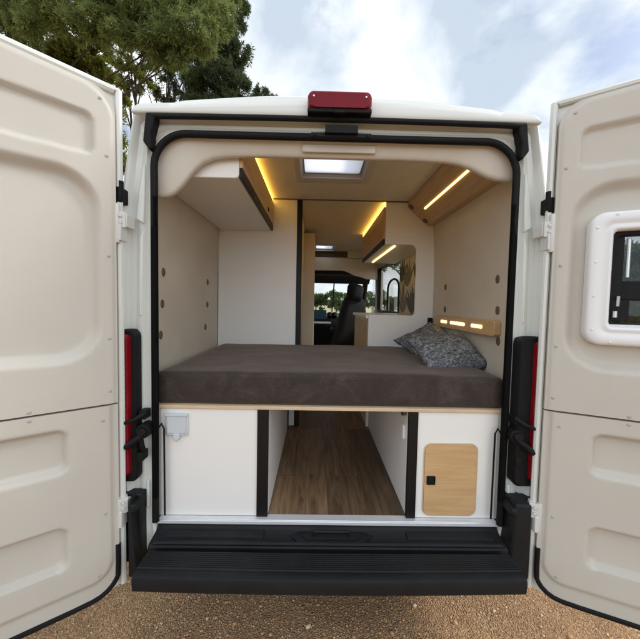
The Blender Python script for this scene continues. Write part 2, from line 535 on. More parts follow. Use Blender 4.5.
# the first hole lies in the cap, so the cap's top is cut there too
P = [[(x, y, roof_z(x) + .012 + .008 * min(1, (y - .3) / .3)) for y in gy] for x in gx]
body.grid(P, lambda i, j: not in_hole((gx[i] + gx[i + 1]) / 2, (gy[j] + gy[j + 1]) / 2))
# sides, with the slide-door window on one side and the cab windows
WIN = (2.25, 3.58, 1.44, 2.08)
CABW = (3.85, 4.5, 1.45, 2.0)
zs_ = sorted(set(list(np.linspace(.36, 2.345, 26)) + [1.44, 2.08, 1.45, 2.0]))
ys_ = sorted(set(list(np.linspace(.03, .55, 6)) + list(np.linspace(.7, 4.7, 28)) + [2.25, 3.58, 3.85, 4.5]))
for sgn in (-1, 1):
    fk = lambda y: 1 + .03 * min(1, (y - .03) / .5)
    P = [[(sgn * hw(z) * fk(y), y, z) for z in zs_] for y in ys_]
    def keep(i, j, sgn=sgn):
        y = (ys_[i] + ys_[i + 1]) / 2; z = (zs_[j] + zs_[j + 1]) / 2
        if sgn > 0 and WIN[0] + .05 < y < CABW[1] and WIN[2] < z < WIN[3] and not (y > 4.1 and z > 2.0): return False
        if CABW[0] < y < CABW[1] and CABW[2] < z < CABW[3]: return False
        if y > 4.1 and z > 2.0: return False
        if y > 4.1 + (2.0 - z) * 1.05 and z > 1.38: return False
        return True
    body.grid(P, keep)
    # shoulder between side and roof
    P = [[(sgn * x, y, z) for x, z in ((hw(2.345) * fk(y), 2.345), (.88, 2.362), (.850, roof_z(.85) + .012))] for y in ys_ if y < 4.2]
    body.grid(P)
# nose and roof front
body.prism([(4.6, .3), (5.62, .3), (5.68, .75), (5.5, 1.08), (4.95, 1.34), (4.6, 1.34)], -.95, .95, 'x')
body.prism([(4.1, 2.02), (4.24, 2.0), (4.16, 2.3), (4.1, 2.42)], -.86, .86, 'x')
body_o = body.build('body', 'white', van, angle=50)

cap_cut = None
# underbody and wheels
ub = MB(); ub.box(-.80, .80, .2, 5.5, .36, .44)
ub.build('underbody', 'dark', van)
wheel0 = None
for x, y in ((-.86, 1.05), (.86, 1.05), (-.86, 4.85), (.86, 4.85)):
    w = MB()
    prof = [(.20, -.1), (.31, -.11), (.34, -.08), (.345, 0), (.34, .08), (.31, .11), (.20, .1)]
    n = 40
    loft_rings(w, [[(x + b, y + a * math.cos(2 * math.pi * k / n), .345 + a * math.sin(2 * math.pi * k / n)) for k in range(n)] for a, b in prof])
    wo = w.build('wheel', 'rubber', van)
    r = MB(); sg = 1 if x > 0 else -1
    prof = [(.20, -.08), (.205, .09 * sg), (.17, .07 * sg), (.08, .05 * sg), (.05, .08 * sg), (.005, .085 * sg)]
    loft_rings(r, [[(x + b, y + a * math.cos(2 * math.pi * k / n), .345 + a * math.sin(2 * math.pi * k / n)) for k in range(n)] for a, b in prof])
    r.build('rim', 'grey', wo)

# ---------- rubber seal round the opening
seal_path = []
def seal_loop(h, zt, zb, r, y):
    pts = rrect(-h, h, zb, zt, r, 10)
    # round the lower corners less: replace them
    out = []
    for x, z in pts:
        if z < zb + r:
            a = .04
            s = 1 if x > 0 else -1
            continue
        out.append((x, y, z))
    low = []
    a = .045
    for k in range(1):
        q = rad(180 + 90 * k / 6); low.append((-h + a + a * math.cos(q), y, zb + a + a * math.sin(q)))
    return_pt = (h, y, zb + a - .02)
    for k in range(0):
        q = rad(270 + 90 * k / 6); low.append((h - a + a * math.cos(q), y, zb + a + a * math.sin(q)))
    dn = [(-h, y, zt - r - (zt - r - zb - a) * k / 12) for k in range(1, 12)]
    up = [(h, y, zb + a + (zt - r - zb - a) * k / 12) for k in range(1, 12)]
    return [return_pt] + up + out + dn + [(-h, y, zb + a), (-h, y, zb + a - .02)]
sl = MB(); sl.tube(seal_loop(.801, 2.250, .478, .14, .012), .0155, 10)
sl.build('door_seal', 'rubber', van)

# header gutter seal with its corner blocks
hd = MB()
hp = [(x, -.012, 2.309 + .006 * (1 - (x / .8) ** 2)) for x in np.linspace(-.80, .80, 25)]
hd.tube(hp, .0130, 8)
for s in (-1, 1):
    hd.prism([(s * .832, 2.20), (s * .820, 2.319), (s * .782, 2.319), (s * .784, 2.288), (s * .800, 2.235), (s * .794, 2.172), (s * .806, 2.165)], -.022, .03, 'y')
hd.build('header_seal', 'rubber', van, bevel=.006)

# striker plate and catch in the middle of the header
lt = MB(); lt.box(-.155, .175, .038, .050, 2.200, 2.236)
lo = lt.build('catch_plate', 'liner', van, bevel=.004)
lt = MB(); lt.box(-.055, .085, -.035, .03, 2.248, 2.281)
lt.box(-.115, .145, -.02, .02, 2.238, 2.256)
lt.dome((-.10, -.02, 2.247), (0, -1, 0), .008, .004); lt.dome((.13, -.02, 2.247), (0, -1, 0), .008, .004)
lt.build('door_catch', 'black', lo, bevel=.004)

# ---------- high brake light on the roof cap
bl = MB()
def bl_ring(k, y): return [(x + .004, y, z) for x, z in rrect(-.135 * k, .135 * k, 2.342 - .003 / k, 2.342 + .064 * k, .022 * k, 5)]
loft_rings(bl, [bl_ring(1, .02), bl_ring(1, -.045), bl_ring(.97, -.056), bl_ring(.88, -.06)])
bl.add([(p[0], p[1], p[2]) for p in bl_ring(.88, -.06)], [tuple(range(24))])
blo = bl.build('brake_light', 'redlamp', van)
b2 = MB(); b2.box(-.131, .139, -.054, .01, 2.322, 2.3405); b2.box(-.02, .028, -.058, 0, 2.318, 2.332)
b2.build('lamp_base', 'black', blo, bevel=.004)
for x in (-.105, .113):
    b3 = MB(); b3.dome((x, -.058, 2.382), (0, -1, 0), .005, .004); b3.build('lamp_screw', 'steel', blo)

# ---------- tail lights, black corner cladding, door checks, hinges on the body
for s in (-1, 1):
    h = MB()
    ti, li, ci = (.868, .893, .862) if s < 0 else (.838, .900, .815)     # inner edges of housing, lens and cladding; right housing widened in black as recess shadow
    def tl(x0, x1, z0, z1, r, y): return [(s * x, y, z) for x, z in rrect(x0, x1, z0, z1, r, 6)]
    loft_rings(h, [tl(ti, .962, .70, 1.392, .034, .05), tl(ti, .962, .70, 1.392, .034, -.005), tl(ti + .008, .955, .708, 1.384, .028, -.015)])
    h.add(tl(ti + .008, .955, .708, 1.384, .028, -.015), [tuple(range(28))])
    ho = h.build('tail_light', 'black', van)
    l = MB()
    loft_rings(l, [tl(li, .972, .735, 1.372, .022, .04), tl(li, .972, .735, 1.372, .022, -.022), tl(li + .006, .965, .745, 1.362, .018, -.036)])
    l.add(tl(li + .006, .965, .745, 1.362, .018, -.036), [tuple(range(28))])
    for k in range(22):      # moulded ribs of the lens
        z = .76 + k * .027
        l.box(min(s * (li + .012), s * .96), max(s * (li + .012), s * .96), -.039, -.034, z, z + .006)
    l.build('lens', 'red', ho)
    c = MB()
    c.box(min(s * .85, s * .945), max(s * .85, s * .945), -.02, .03, .33, .65)
    cx1 = .884 if s < 0 else .898
    c.prism([(s * (ci - .02), .30), (s * cx1, .30), (s * cx1, .648), (s * (ci + .012), .652), (s * (ci + .006), .62), (s * ci, .48)], -.066, .05, 'y')
    c.box(min(s * (ci - .014), s * (ci + .018)), max(s * (ci - .014), s * (ci + .018)), -.074, .03, .598, .634)
    c.build('corner_cladding', 'step', van, bevel=.01)
    # painted bracket on the lower pillar
    q = MB()
    q.box(min(s * .895, s * .955), max(s * .895, s * .955), -.055, .0, .585, .64)
    q.box(min(s * .905, s * .94), max(s * .905, s * .94), -.075, -.03, .53, .60)
    q.tube([(s * .93, -.065, .52), (s * .93, -.065, .66)], .012, 10)
    for z in (.60, .625): q.dome((s * .915, -.055, z), (0, -1, 0), .007, .006)
    q.build('hinge', 'metal', van, bevel=.004)
    q = MB()
    q.box(min(s * .885, s * .945), max(s * .885, s * .945), -.05, .01, 1.83, 1.885)
    q.box(min(s * .90, s * .925), max(s * .90, s * .925), -.07, -.02, 1.77, 1.84)
    q.tube([(s * .918, -.065, 1.76), (s * .918, -.065, 1.92)], .012, 10)
    for z in (1.845, 1.87): q.dome((s * .90, -.05, z), (0, -1, 0), .007, .006)
    q.build('hinge', 'metal', van, bevel=.004)
    q = MB()
    q.box(min(s * .905, s * .935), max(s * .905, s * .935), -.06, .0, 1.93, 1.995)
    q.build('hinge_buffer', 'rubber', van, bevel=.006)
    # pressed ridges of the pillar
    q = MB()
    q.prism([(s * .862, 1.45), (s * .878, 1.45), (s * .876, 1.80), (s * .856, 1.84)], .02, .05, 'y')
    q.build('pillar_pressing', 'white', van, bevel=.006); q = MB()
    q.prism([(s * .835, .56), (s * .85, .56), (s * .85, .69), (s * .835, .69)], .02, .05, 'y')
    q.build('pillar_pressing', 'white', van, bevel=.006); q = MB()
    q.prism([(s * .85, 1.86), (s * .885, 1.88), (s * .872, 2.0), (s * .852, 2.12), (s * .842, 2.12), (s * .845, 2.0)], .015, .05, 'y')
    q.build('pillar_pressing', 'white', van, bevel=.006)
    # door check: pivot, knob and the two arms that reach to the door
    d = MB()
    d.tube([(s * .838, .03, .94), (s * .838, -.03, .94)], .032, 16)
    d.tube([(s * .838, -.02, .94), (s * .838, -.045, .94)], [.024, .018], 16)
    d.tube([(s * .84, -.03, .925), (s * .872, -.045, .90), (s * .905, -.040, .872)], .0145, 8)
    d.box(min(s * .83, s * .86), max(s * .83, s * .86), -.02, .03, .99, 1.03)
    d.tube([(s * .835, -.01, 1.02), (s * .862, -.04, 1.0), (s * .91, -.042, .982)], [.015, .010, .009], 8)
    d.box(min(s * .842, s * .872), max(s * .842, s * .872), -.02, .03, .80, .84)
    d.tube([(s * .85, .0, .84), (s * .856, -.012, .90)], .012, 8)
    d.build('door_check', 'black', van, bevel=.004)

# ---------- sill, step bumper
sp = MB()
prof = [(.075, .490), (.045, .486), (.030, .470), (.018, .458), (-.030, .449), (-.052, .445), (-.063, .436), (-.066, .39)]
sp.grid([[(x, y, z) for y, z in prof] for x in np.linspace(-.80, .80, 9)])
for a, b in ((-.74, -.30), (.36, .76)):   # raised pads
    sp.prism([(.016, .452), (.012, .466), (-.022, .459), (-.026, .445)], a, b, 'x')
# recess ring round the striker
sp.prism([(-.18, -.01), (-.14, -.048), (.16, -.048), (.20, -.01), (.16, .015), (-.14, .015)], .444, .459, 'z')
sp.prism([(-.13, -.012), (-.10, -.036), (.12, -.036), (.15, -.012), (.12, .008), (-.10, .008)], .455, .464, 'z')
sp.tube([(-.07, -.014, .455), (-.07, -.014, .481), (.09, -.014, .481), (.09, -.014, .455)], .007, 8)
sp.tube([(x, -.050, .449) for x in np.linspace(-.78, .78, 30)], .009, 8)
sp.build('sill_cover', 'step', van, bevel=.004)
st = MB()
yi, yo, zt, zb_ = -.086, -.226, .447, .376
# ribbed tread: the profile across the depth, lofted along the width
pr = [(yi + .01, zb_ + .02), (yi, zt - .012), (yi - .012, zt)]
n_r = 9
for k in range(n_r):
    y0 = yi - .014 - k * .0098
    pr += [(y0, zt), (y0 - .002, zt + .0045), (y0 - .006, zt + .0045), (y0 - .008, zt)]
pr += [(-.196, zt), (yo + .012, zt - .001), (yo + .003, zt - .006), (yo, zt - .018), (yo + .003, zb_ + .012), (yo + .012, zb_), (yo + .05, zb_ - .004), (yi + .01, zb_ + .02)]
def bow(x): return .018 * (1 - (x / .8) ** 2)
P = [[(x, y - bow(x) * (.15 + .6 * ((yi - y) / .14)), z) for y, z in pr] for x in np.linspace(-.778, .778, 41)]
st.grid(P)
for s in (0, -1):
    st.add(P[s], [tuple(range(len(pr) - 1))])
st.box(-.74, .74, -.10, .02, .385, .41)
st.build('bumper_step', 'step', van, angle=30)
ln = MB(); ln.box(-.80, .80, .030, .075, .492, .5015); ln.box(-.80, .80, .024, .031, .482, .4995)
ln.build('threshold_strip', 'strip', van, bevel=.003)

# ================================================================== REAR DOORS
W = .885
Z_DIV = 1.082
def end_in(u, r):
    d = min(u, W - u)
    if d >= r: return 0.
    d = max(d, 0.)
    return r - math.sqrt(max(r * r - (r - d) ** 2, 0))
def ptop(u): return 2.362 + .10 * u - end_in(u, .085)
def pbot(u): return .258 + end_in(u, .105)

def relief(u, z, up):
    h = 0.
    if up:
        h -= .036 * sstep(-sd_rr(u, z, .048, W - .075, 1.262, 2.035, .155) / .044)
        h -= .019 * sstep(-sd_rr(u, z, .072, W - .10, 2.088, 2.250 + .05 * u, .034) / .015)
        b = sd_rr(u, z, .018, W - .018, 1.0, 2.345 + .10 * u, .10)
        h -= .006 * sstep(b / .014)
    else:
        h -= .033 * sstep(-sd_rr(u, z, .168, W - .17, .832, 1.012, .038) / .019)
        h -= .033 * sstep(-sd_rr(u, z, .172, W - .17, .438, .620, .038) / .019)
        b = sd_rr(u, z, .032, W - .03, .335, 1.2, .075)
        h -= .010 * sstep(b / .014)
    return h

UCOL = sorted(set([W * (.5 - .5 * math.cos(math.pi * k / 26)) for k in range(27)] + list(np.linspace(0, W, 91))))

def make_door(side):
    H = Vector((-.911, -.08, 0)) if side < 0 else Vector((.916, -.08, 0))
    ang = rad(52 if side < 0 else 65)
    dr = Vector((side * math.sin(ang), -math.cos(ang), 0))
    nr = Vector((-side * math.cos(ang), -math.sin(ang), 0))
    def T(u, w, z): return H + dr * u + nr * w + Vector((0, 0, z))
    win = side > 0
    HOLE = (.20, .70, 1.455, 1.828)
    def hole(u, z): return win and HOLE[0] < u < HOLE[1] and HOLE[2] < z < HOLE[3]
    # outer shell
    sh = MB()
    us = sorted(set(list(np.linspace(-.018, W + .012, 36)) + [.20, .70]))
    def stop(u): return 2.388 + .10 * max(u, 0)
    def sbot(u): return .236 + .02 * max(0, 1 - (u + .018) / .05)
    def zl(u):
        z0, z1 = sbot(u), stop(u)
        return sorted([z0 + (z1 - z0) * k / 40 for k in range(41) if abs(z0 + (z1 - z0) * k / 40 - 1.455) > .02 and abs(z0 + (z1 - z0) * k / 40 - 1.828) > .02] + [1.455, 1.828])
    # keep a fixed number of rows
    zz = np.linspace(0, 1, 42)
    def zrow(u):
        z0, z1 = sbot(u), stop(u)
        a = list(np.linspace(z0, 1.455, 22)); b = list(np.linspace(1.455, 1.828, 8))[1:]; c = list(np.linspace(1.828, z1, 12))[1:]
        return a + b + c
    rows = [zrow(u) for u in us]
    nz_ = len(rows[0])
    for w0 in (-.046, -.092):
        P = []
        for u, zr in zip(us, rows):
            row = []
            for z in zr:
                w = w0
                if w0 < -.07:
                    w += .035 * max(0, (z - 1.5) / .9) ** 2 - .012 * sstep(-sd_rr(u, z, .06, W - .06, 1.2, 2.1, .1) / .03)
                row.append(T(u, w, z))
            P.append(row)
        sh.grid(P, lambda i, j: not hole((us[i] + us[i + 1]) / 2, (rows[i][j] + rows[i][j + 1]) / 2))
        if w0 > -.07: F = P
        else: B = P
    nu = len(us)
    sh.grid([[F[i][0], B[i][0]] for i in range(nu)]); sh.grid([[F[i][-1], B[i][-1]] for i in range(nu)])
    sh.grid([[F[0][j], B[0][j]] for j in range(nz_)]); sh.grid([[F[-1][j], B[-1][j]] for j in range(nz_)])
    # folded flange round the shell edge on the inner side
    fl = [(-.016, zz_) for zz_ in np.linspace(.26, 2.385, 30)] + [(u, 2.386 + .1 * u) for u in np.linspace(0, W + .01, 20)]
    sh.tube([T(u, -.034, z) for u, z in fl], .014, 8)
    if win:
        for (a, b) in (((HOLE[0], HOLE[2]), (HOLE[1], HOLE[2])), ((HOLE[1], HOLE[2]), (HOLE[1], HOLE[3])), ((HOLE[1], HOLE[3]), (HOLE[0], HOLE[3])), ((HOLE[0], HOLE[3]), (HOLE[0], HOLE[2]))):
            sh.add([T(a[0], -.046, a[1]), T(b[0], -.046, b[1]), T(b[0], -.09, b[1]), T(a[0], -.09, a[1])], [(0, 1, 2, 3)])
    door = sh.build('rear_door', 'white', van, angle=35,
                    label='open rear door with plain beige inner trim' if side < 0 else 'open rear door with a white framed window')
    # inner trim in two mouldings
    for up in (True, False):
        pn = MB()
        cols = []
        for u in UCOL:
            z0, z1 = (Z_DIV + .004, ptop(u)) if up else (pbot(u), Z_DIV - .004)
            nrow = 150 if up else 95
            cols.append([(u, z0 + (z1 - z0) * k / nrow) for k in range(nrow + 1)])
        P = [[T(u, relief(u, z, up), z) for u, z in c] for c in cols]
        pn.grid(P, lambda i, j: not (up and hole((cols[i][j][0] + cols[i + 1][j][0]) / 2, (cols[i][j][1] + cols[i][j + 1][1]) / 2)))
        nc, nr2 = len(cols), len(cols[0])
        lowr = lambda u, z: T(u, -.047, z)
        edge = [(i, 0) for i in range(nc)] + [(nc - 1, j) for j in range(1, nr2)] + [(i, nr2 - 1) for i in range(nc - 2, -1, -1)] + [(0, j) for j in range(nr2 - 2, 0, -1)]
        R1 = [P[i][j] for i, j in edge]; R2 = [lowr(*cols[i][j]) for i, j in edge]
        loft_rings(pn, [R1, R2])
        pn.cur = 1
        if up:
            sc = [(.05, 2.318), (.38, 2.352), (.03, 2.10), (.028, 1.70), (.028, 1.36), (.028, 1.14), (.28, 1.098), (.6, 1.098), (W - .03, 1.7), (W - .03, 1.36), (W - .05, 2.35)]
        else:
            sc = [(.055, 1.02), (.05, .62), (.075, .36), (.28, 1.066), (.6, 1.066), (.45, .30), (W - .04, .62), (W - .04, 1.02)]
        for u, z in sc:
            pn.dome(T(u, relief(u, z, up) , z), nr, .0062, .003)
        pn.build('inner_trim', ['trim', 'screw'], door, angle=60)
    # rubber along the bottom edge
    rb = MB()
    path = [(.004, .46), (.004, .38)] + [(u, pbot(u) - .006) for u in (.006, .012, .025, .045, .07, .10)] + [(u, .25) for u in np.linspace(.16, W - .11, 12)] + [(u, pbot(u) - .006) for u in (W - .07, W - .03, W - .01)]
    rb.tube([T(u, -.010, z) for u, z in path], .0105, 8)
    rb.build('rubber_strip', 'rubber', door)
    # hinge leaves on the door edge
    for z in (1.86, .625):
        q = MB()
        q.box(-.035, .004, -.05, -.008, z - .035, z + .03, T)
        q.dome(T(-.014, -.008, z - .014), nr, .008, .006); q.dome(T(-.014, -.008, z + .012), nr, .008, .006)
        q.build('hinge_leaf', 'metal', door, bevel=.003)
    q = MB(); q.tube([T(-.02, -.03, z) for z in (1.94, 2.02)], .012, 8)
    q.build('edge_buffer', 'rubber', door)
    if win:
        fr = MB()
        def ring(k, w): return [T(u, w, z) for u, z in rrect(.118 + k, .782 - k, 1.378 + k, 1.907 - k, max(.055 - k * .5, .02), 7)]
        loft_rings(fr, [ring(0, -.034), ring(0, .004), ring(.004, .012), ring(.012, .016), ring(.040, .017), ring(.046, .012), ring(.054, .012), ring(.062, .018), ring(.070, .016), ring(.076, .006), ring(.076, -.08)])
        for k in range(4):
            fr.dome(T(.20 + k * .16, .0165, 1.893), nr, .005, .002); fr.dome(T(.20 + k * .16, .0165, 1.392), nr, .005, .002)
        for k in range(4):
            fr.dome(T(.140, .0165, 1.44 + k * .135), nr, .005, .002)
        frame = fr.build('window_frame', 'wframe', door, angle=50)
        pa = MB()
        pa.prism([(u, z) for u, z in rrect(.178, .722, 1.438, 1.847, .03, 6)], -.088, -.082, 'y', T=lambda a, b, c: T(a, b, c))
        pa.build('window_pane', 'smoke', door)
        # black inner frame, stays and catches behind the glass
        q = MB()
        def ring2(k, w): return [T(u, w, z) for u, z in rrect(.194 + k, .706 - k, 1.452 + k, 1.831 - k, .02, 5)]
        loft_rings(q, [ring2(-.004, -.02), ring2(0, -.012), ring2(.016, -.014), ring2(.018, -.044)])
        q.box(.205, .238, -.043, -.018, 1.465, 1.81, T)
        q.box(.20, .70, -.05, -.03, 1.56, 1.635, T)
        q.box(.205, .262, -.042, -.012, 1.475, 1.56, T)
        q.build('window_latch', 'black', door, bevel=.003)
        q = MB()
        q.tube([T(.252, -.02, 1.65), T(.252, -.02, 1.80)], .006, 8)
        q.tube([T(.226, -.014, 1.535), T(.226, -.010, 1.575)], .006, 8)
        q.tube([T(.218, -.010, 1.49), T(.218, -.010, 1.515)], .008, 8)
        q.box(.194, .706, -.03, -.008, 1.4525, 1.462, T)
        q.build('window_stay', 'steel', door)
make_door(-1)
make_door(1)

# ================================================================== INTERIOR LINING
# headliner moulding over the opening
prof_l = [(-.86, 1.99), (-.80, 1.990), (-.765, 1.995), (-.735, 2.01), (-.70, 2.045), (-.672, 2.08), (-.64, 2.118), (-.605, 2.15), (-.56, 2.17), (-.50, 2.180), (-.40, 2.184)]
prof_r = [(.40, 2.184), (.50, 2.181), (.56, 2.173), (.61, 2.158), (.66, 2.135), (.70, 2.117), (.745, 2.106), (.80, 2.102), (.86, 2.102)]
hl = MB()
low = prof_l + [(x, 2.186) for x in np.linspace(-.3, .3, 7)] + prof_r
P = []
for x, z in low:
    zt = 2.262
    P.append([(x, .03, zt), (x, .045, z + .55 * (zt - z)), (x, .055, z + .018), (x, .061, z + .005), (x, .070, z), (x, .085, z + .002), (x, .09, z + .02), (x, .09, 2.30), (x, .03, 2.30)])
hl.grid(P)
hl.build('headliner', 'liner', van, angle=60)
# ceiling panels with the two openings
ce = MB()
cx_ = sorted(set(list(np.linspace(-.90, .90, 13)) + [-.185, .205, -.11, .17]))
def ceil_part(y0, y1):
    mb = MB()
    yy = sorted(set(list(np.linspace(y0, y1, 9)) + [h for H_ in HOLES for h in H_[2:] if y0 < h < y1]))
    P = [[(x, y, CEIL - .0) for y in yy] for x in cx_]
    mb.grid(P, lambda i, j: not in_hole((cx_[i] + cx_[i + 1]) / 2, (yy[j] + yy[j + 1]) / 2))
    P = [[(x, y, CEIL + .02) for y in yy] for x in cx_]
    mb.grid(P, lambda i, j: not in_hole((cx_[i] + cx_[i + 1]) / 2, (yy[j] + yy[j + 1]) / 2))
    return mb
ceil_part(.06, 1.188).build('ceiling_panel', 'ceil', van)
ceil_part(1.193, 4.12).build('ceiling_panel', 'ceil', van)
bt = MB(); bt.box(-.47, .66, 1.183, 1.198, CEIL - .006, CEIL + .01)
bt.build('ceiling_joint', 'cap', van)
# roof lights
for (a, b, c, d), big in zip(HOLES, (1, 0)):
    f = MB()
    o = .05 if big else .02
    yb = d + (.085 if big else .0)
    def ring(k, z, e=0): return [(x, y, z) for x, y in rrect(a - o + k, b + o - k, c - .04 + k, yb - k, .03, 4)]
    def hole_ring(z, k=0): return [(x, y, z) for x, y in rrect(a - k, b + k, c - k, d + k, .012, 4)]
    loft_rings(f, [ring(0, CEIL + .002), ring(.002, CEIL - .014), ring(.008, CEIL - .018), hole_ring(CEIL - .012, .006), hole_ring(CEIL - .004)])
    fo = f.build('roof_light', 'liner', van)
    f = MB()
    loft_rings(f, [hole_ring(CEIL - .006, .001), hole_ring(CEIL + .010, -.008), hole_ring(CEIL + .012, -.018), hole_ring(CEIL + .10, -.018)])
    f.build('shaft', 'grey', fo)
    p = MB(); p.prism(rrect(a, b, c, d, .012, 4), CEIL + .013, CEIL + .018, 'z')
    p.build('roof_pane', 'milk', fo)
    # outer dome hood rim on the roof
    f = MB(); loft_rings(f, [[(x, y, z) for x, y in rrect(a - .03, b + .03, c - .03, d + .03, .03, 4)] for z in (CEIL + .03, CEIL + .11)])
    loft_rings(f, [[(x, y, CEIL + .11) for x, y in rrect(a - k, b + k, c - k, d + k, .03, 4)] for k in (.03, -.005)])
    f.build('roof_hood', 'white', fo)

# side linings
def lining_x(z): return .885 - .03 * max(0, (z - 1.7) / .6) ** 1.6
for s in (-1, 1):
    lm = MB()
    zz = np.linspace(1.0 if s < 0 else 1.0, 2.37, 18)
    P = [[(s * lining_x(z), y, z) for z in zz] for y in np.linspace(.05, 1.21, 14)]
    lm.grid(P)
    P = [[(s * (lining_x(z) + .015), y, z) for z in zz] for y in np.linspace(.05, 1.21, 14)]
    lm.grid(P)
    side_o = lm.build('side_lining', 'fabric', van)
    for i, (y, z) in enumerate(((.27, 1.671), (.257, 1.505), (.238, 1.343), (.955, 1.665), (.95, 1.50), (.91, 1.336))):
        if s > 0 and i == 5: continue
        c = MB(); x = s * lining_x(z)
        n = 14
        vs = [(x - s * h, y + r * math.cos(2 * math.pi * k / n), z + 1.3 * r * math.sin(2 * math.pi * k / n)) for r, h in ((.018, -.004), (.018, .003), (.013, .006), (.006, .004)) for k in range(n)]
        fs = [(q * n + k, q * n + (k + 1) % n, (q + 1) * n + (k + 1) % n, (q + 1) * n + k) for q in range(3) for k in range(n)] + [tuple(range(3 * n, 4 * n))]
        c.add(vs, fs); c.build('fixing_cap', 'cap', side_o)
    # rear return of the lining down beside the lockers
    q = MB(); q.box(min(s * .80, s * .9), max(s * .80, s * .9), .06, .075, .49, 1.03)
    q.build('lining_return', 'furn', van)
# wall lining further forward
zz = sorted(set(list(np.linspace(.5, 2.37, 16)) + [1.44, 2.08])); yy = sorted(set(list(np.linspace(1.215, 3.8, 16)) + [2.25, 3.58]))
for s in (-1, 1):
    fl_ = MB(); P = [[(s * (lining_x(z) + .0), y, z) for z in zz] for y in yy]
    fl_.grid(P, lambda i, j: not (s > 0 and 2.25 < (yy[i] + yy[i + 1]) / 2 < 3.58 and 1.44 < (zz[j] + zz[j + 1]) / 2 < 2.08))
    fl_.build('cabin_lining', 'fabric', van)

fm = MB(); fm.box(-.90, .90, .06, 4.3, .47, FLOOR)
fm.build('cabin_floor', 'floor', van)

# ================================================================== FURNITURE
# bed base
bp = MB(); bp.box(-.855, .855, .050, 1.185, 1.020, 1.036)
bp.build('bed_platform', 'ply', van, bevel=.002)
# garage lockers under the bed
HX0, HX1, HZ0, HZ1 = .452, .702, .520, .866
for s, x0, x1 in ((-1, -.80, -.345), (1, .415, .80)):
    lk = MB()
    if s < 0:
        lk.box(x0, x1, .058, .074, .503, 1.018)
        lk.box(-.309, -.293, .070, 1.12, .503, 1.018)
        lk.box(-.345, -.30, .074, .09, .503, 1.018)
    else:
        lk.prism([(x0, .503), (x1, .503), (x1, 1.018), (x0, 1.018)], .058, .074, 'y')
        lk.box(.374, .390, .070, 1.30, .503, 1.018)
    lo = lk.build('locker', 'furn', van, bevel=.0015)
    for bx in (((-.345, -.293, .050, .071), (-.310, -.285, 1.12, 1.14)) if s < 0 else ((.370, .4145, .050, .071), (.372, .392, 1.30, 1.32))):
        e = MB(); e.box(*bx, .503, 1.018); e.build('edge_trim', 'edge', lo, bevel=.002)
    if s < 0:
        q = MB()
        q.box(-.772, -.668, .046, .059, .892, .996)
        q.box(-.764, -.676, .041, .047, .904, .990)
        q.cur = 0
        q.prism([(-.735, .905), (-.735, .880), (-.720, .866), (-.705, .880), (-.705, .905)], .040, .052, 'y')
        q.box(-.772, -.668, .038, .05, .985, .998)
        q.build('socket', 'palegrey', lo, bevel=.004)
    else:
        q = MB()
        q.prism(rrect(HX0, HX1, HZ0, HZ1, .034, 7), .050, .060, 'y')
        q.build('hatch', 'beech', lo, bevel=.002)
        q = MB()
        loft_rings(q, [[(x, y, z) for x, z in rrect(HX0 - k, HX1 + k, HZ0 - k, HZ1 + k, .036, 7)] for k, y in ((.0045, .0575), (.0045, .0535), (.0012, .0535), (.0012, .0575))])
        q.build('hatch_rim', 'ply', lo)
        q = MB(); 
        loft_rings(q, [[(x, y, z) for x, z in rrect(.463 + k, .503 - k, .672 + k, .714 - k, .004, 3)] for k, y in ((0, .052), (0, .044), (.003, .042), (.005, .046))])
        q.add([(x, .046, z) for x, z in rrect(.468, .498, .677, .709, .004, 3)], [tuple(range(16))])
        q.build('hatch_catch', 'black', lo)
        q = MB(); q.box(.362, .374, .12, .16, .86, .93)
        q.build('small_sensor', 'wframe', lo, bevel=.003)
        q = MB(); q.tube([(.366, .10, .995), (.368, .16, .97), (.37, .2, 1.01)], .007, 6)
        q.build('support_bracket', 'cap', lo)
# thin cable rails at the lower corners of the opening
for s in (-1, 1):
    q = MB()
    q.tube([(s * .80, .035, .93), (s * .782, .03, .955), (s * .770, .03, .93), (s * .768, .03, .52)], .0042, 8)
    q.build('corner_rail', 'rubber', van)

# wardrobe (faces the bed) with its black edge
wd = MB(); wd.box(-.88, -.245, 1.20, 2.10, .503, 2.357)
wo = wd.build('wardrobe', 'furn', van, bevel=.002)
e = MB(); e.box(-.245, -.203, 1.195, 1.225, .503, 2.357)
e.build('edge_trim', 'edge', wo, bevel=.002)
e = MB(); e.box(-.245, -.222, 1.226, 2.09, .52, 2.34)
e.build('wardrobe_door', 'cream', wo, bevel=.002)
tc_ = MB(); tc_.box(-.88, -.105, 2.22, 2.95, .503, 2.315)
tc_.build('tall_cabinet', 'cream', van, bevel=.003)

# overhead locker on the left above the bed
oc = MB(); 
oc.prism([(-.865, 2.357), (-.865, 2.102), (-.47, 2.102), (-.458, 2.106), (-.452, 2.118), (-.452, 2.357)], .105, 1.195, 'y')
oo = oc.build('overhead_locker', 'furn', van, bevel=.004)
e = MB(); e.box(-.4515, -.436, .108, 1.190, 2.150, 2.330)
e.build('locker_door', 'oak', oo, bevel=.002)
e = MB(); e.box(-.4515, -.438, .108, 1.190, 2.104, 2.147)
e.build('finger_grip', 'edge', oo, bevel=.002)
e = MB(); e.box(-.437, -.430, .90, .93, 2.18, 2.205)
e.build('push_catch', 'black', oo, bevel=.002)
e = MB(); e.box(-.4515, -.440, .108, 1.185, 2.334, 2.354)
e.build('strip_light', 'led', oo)

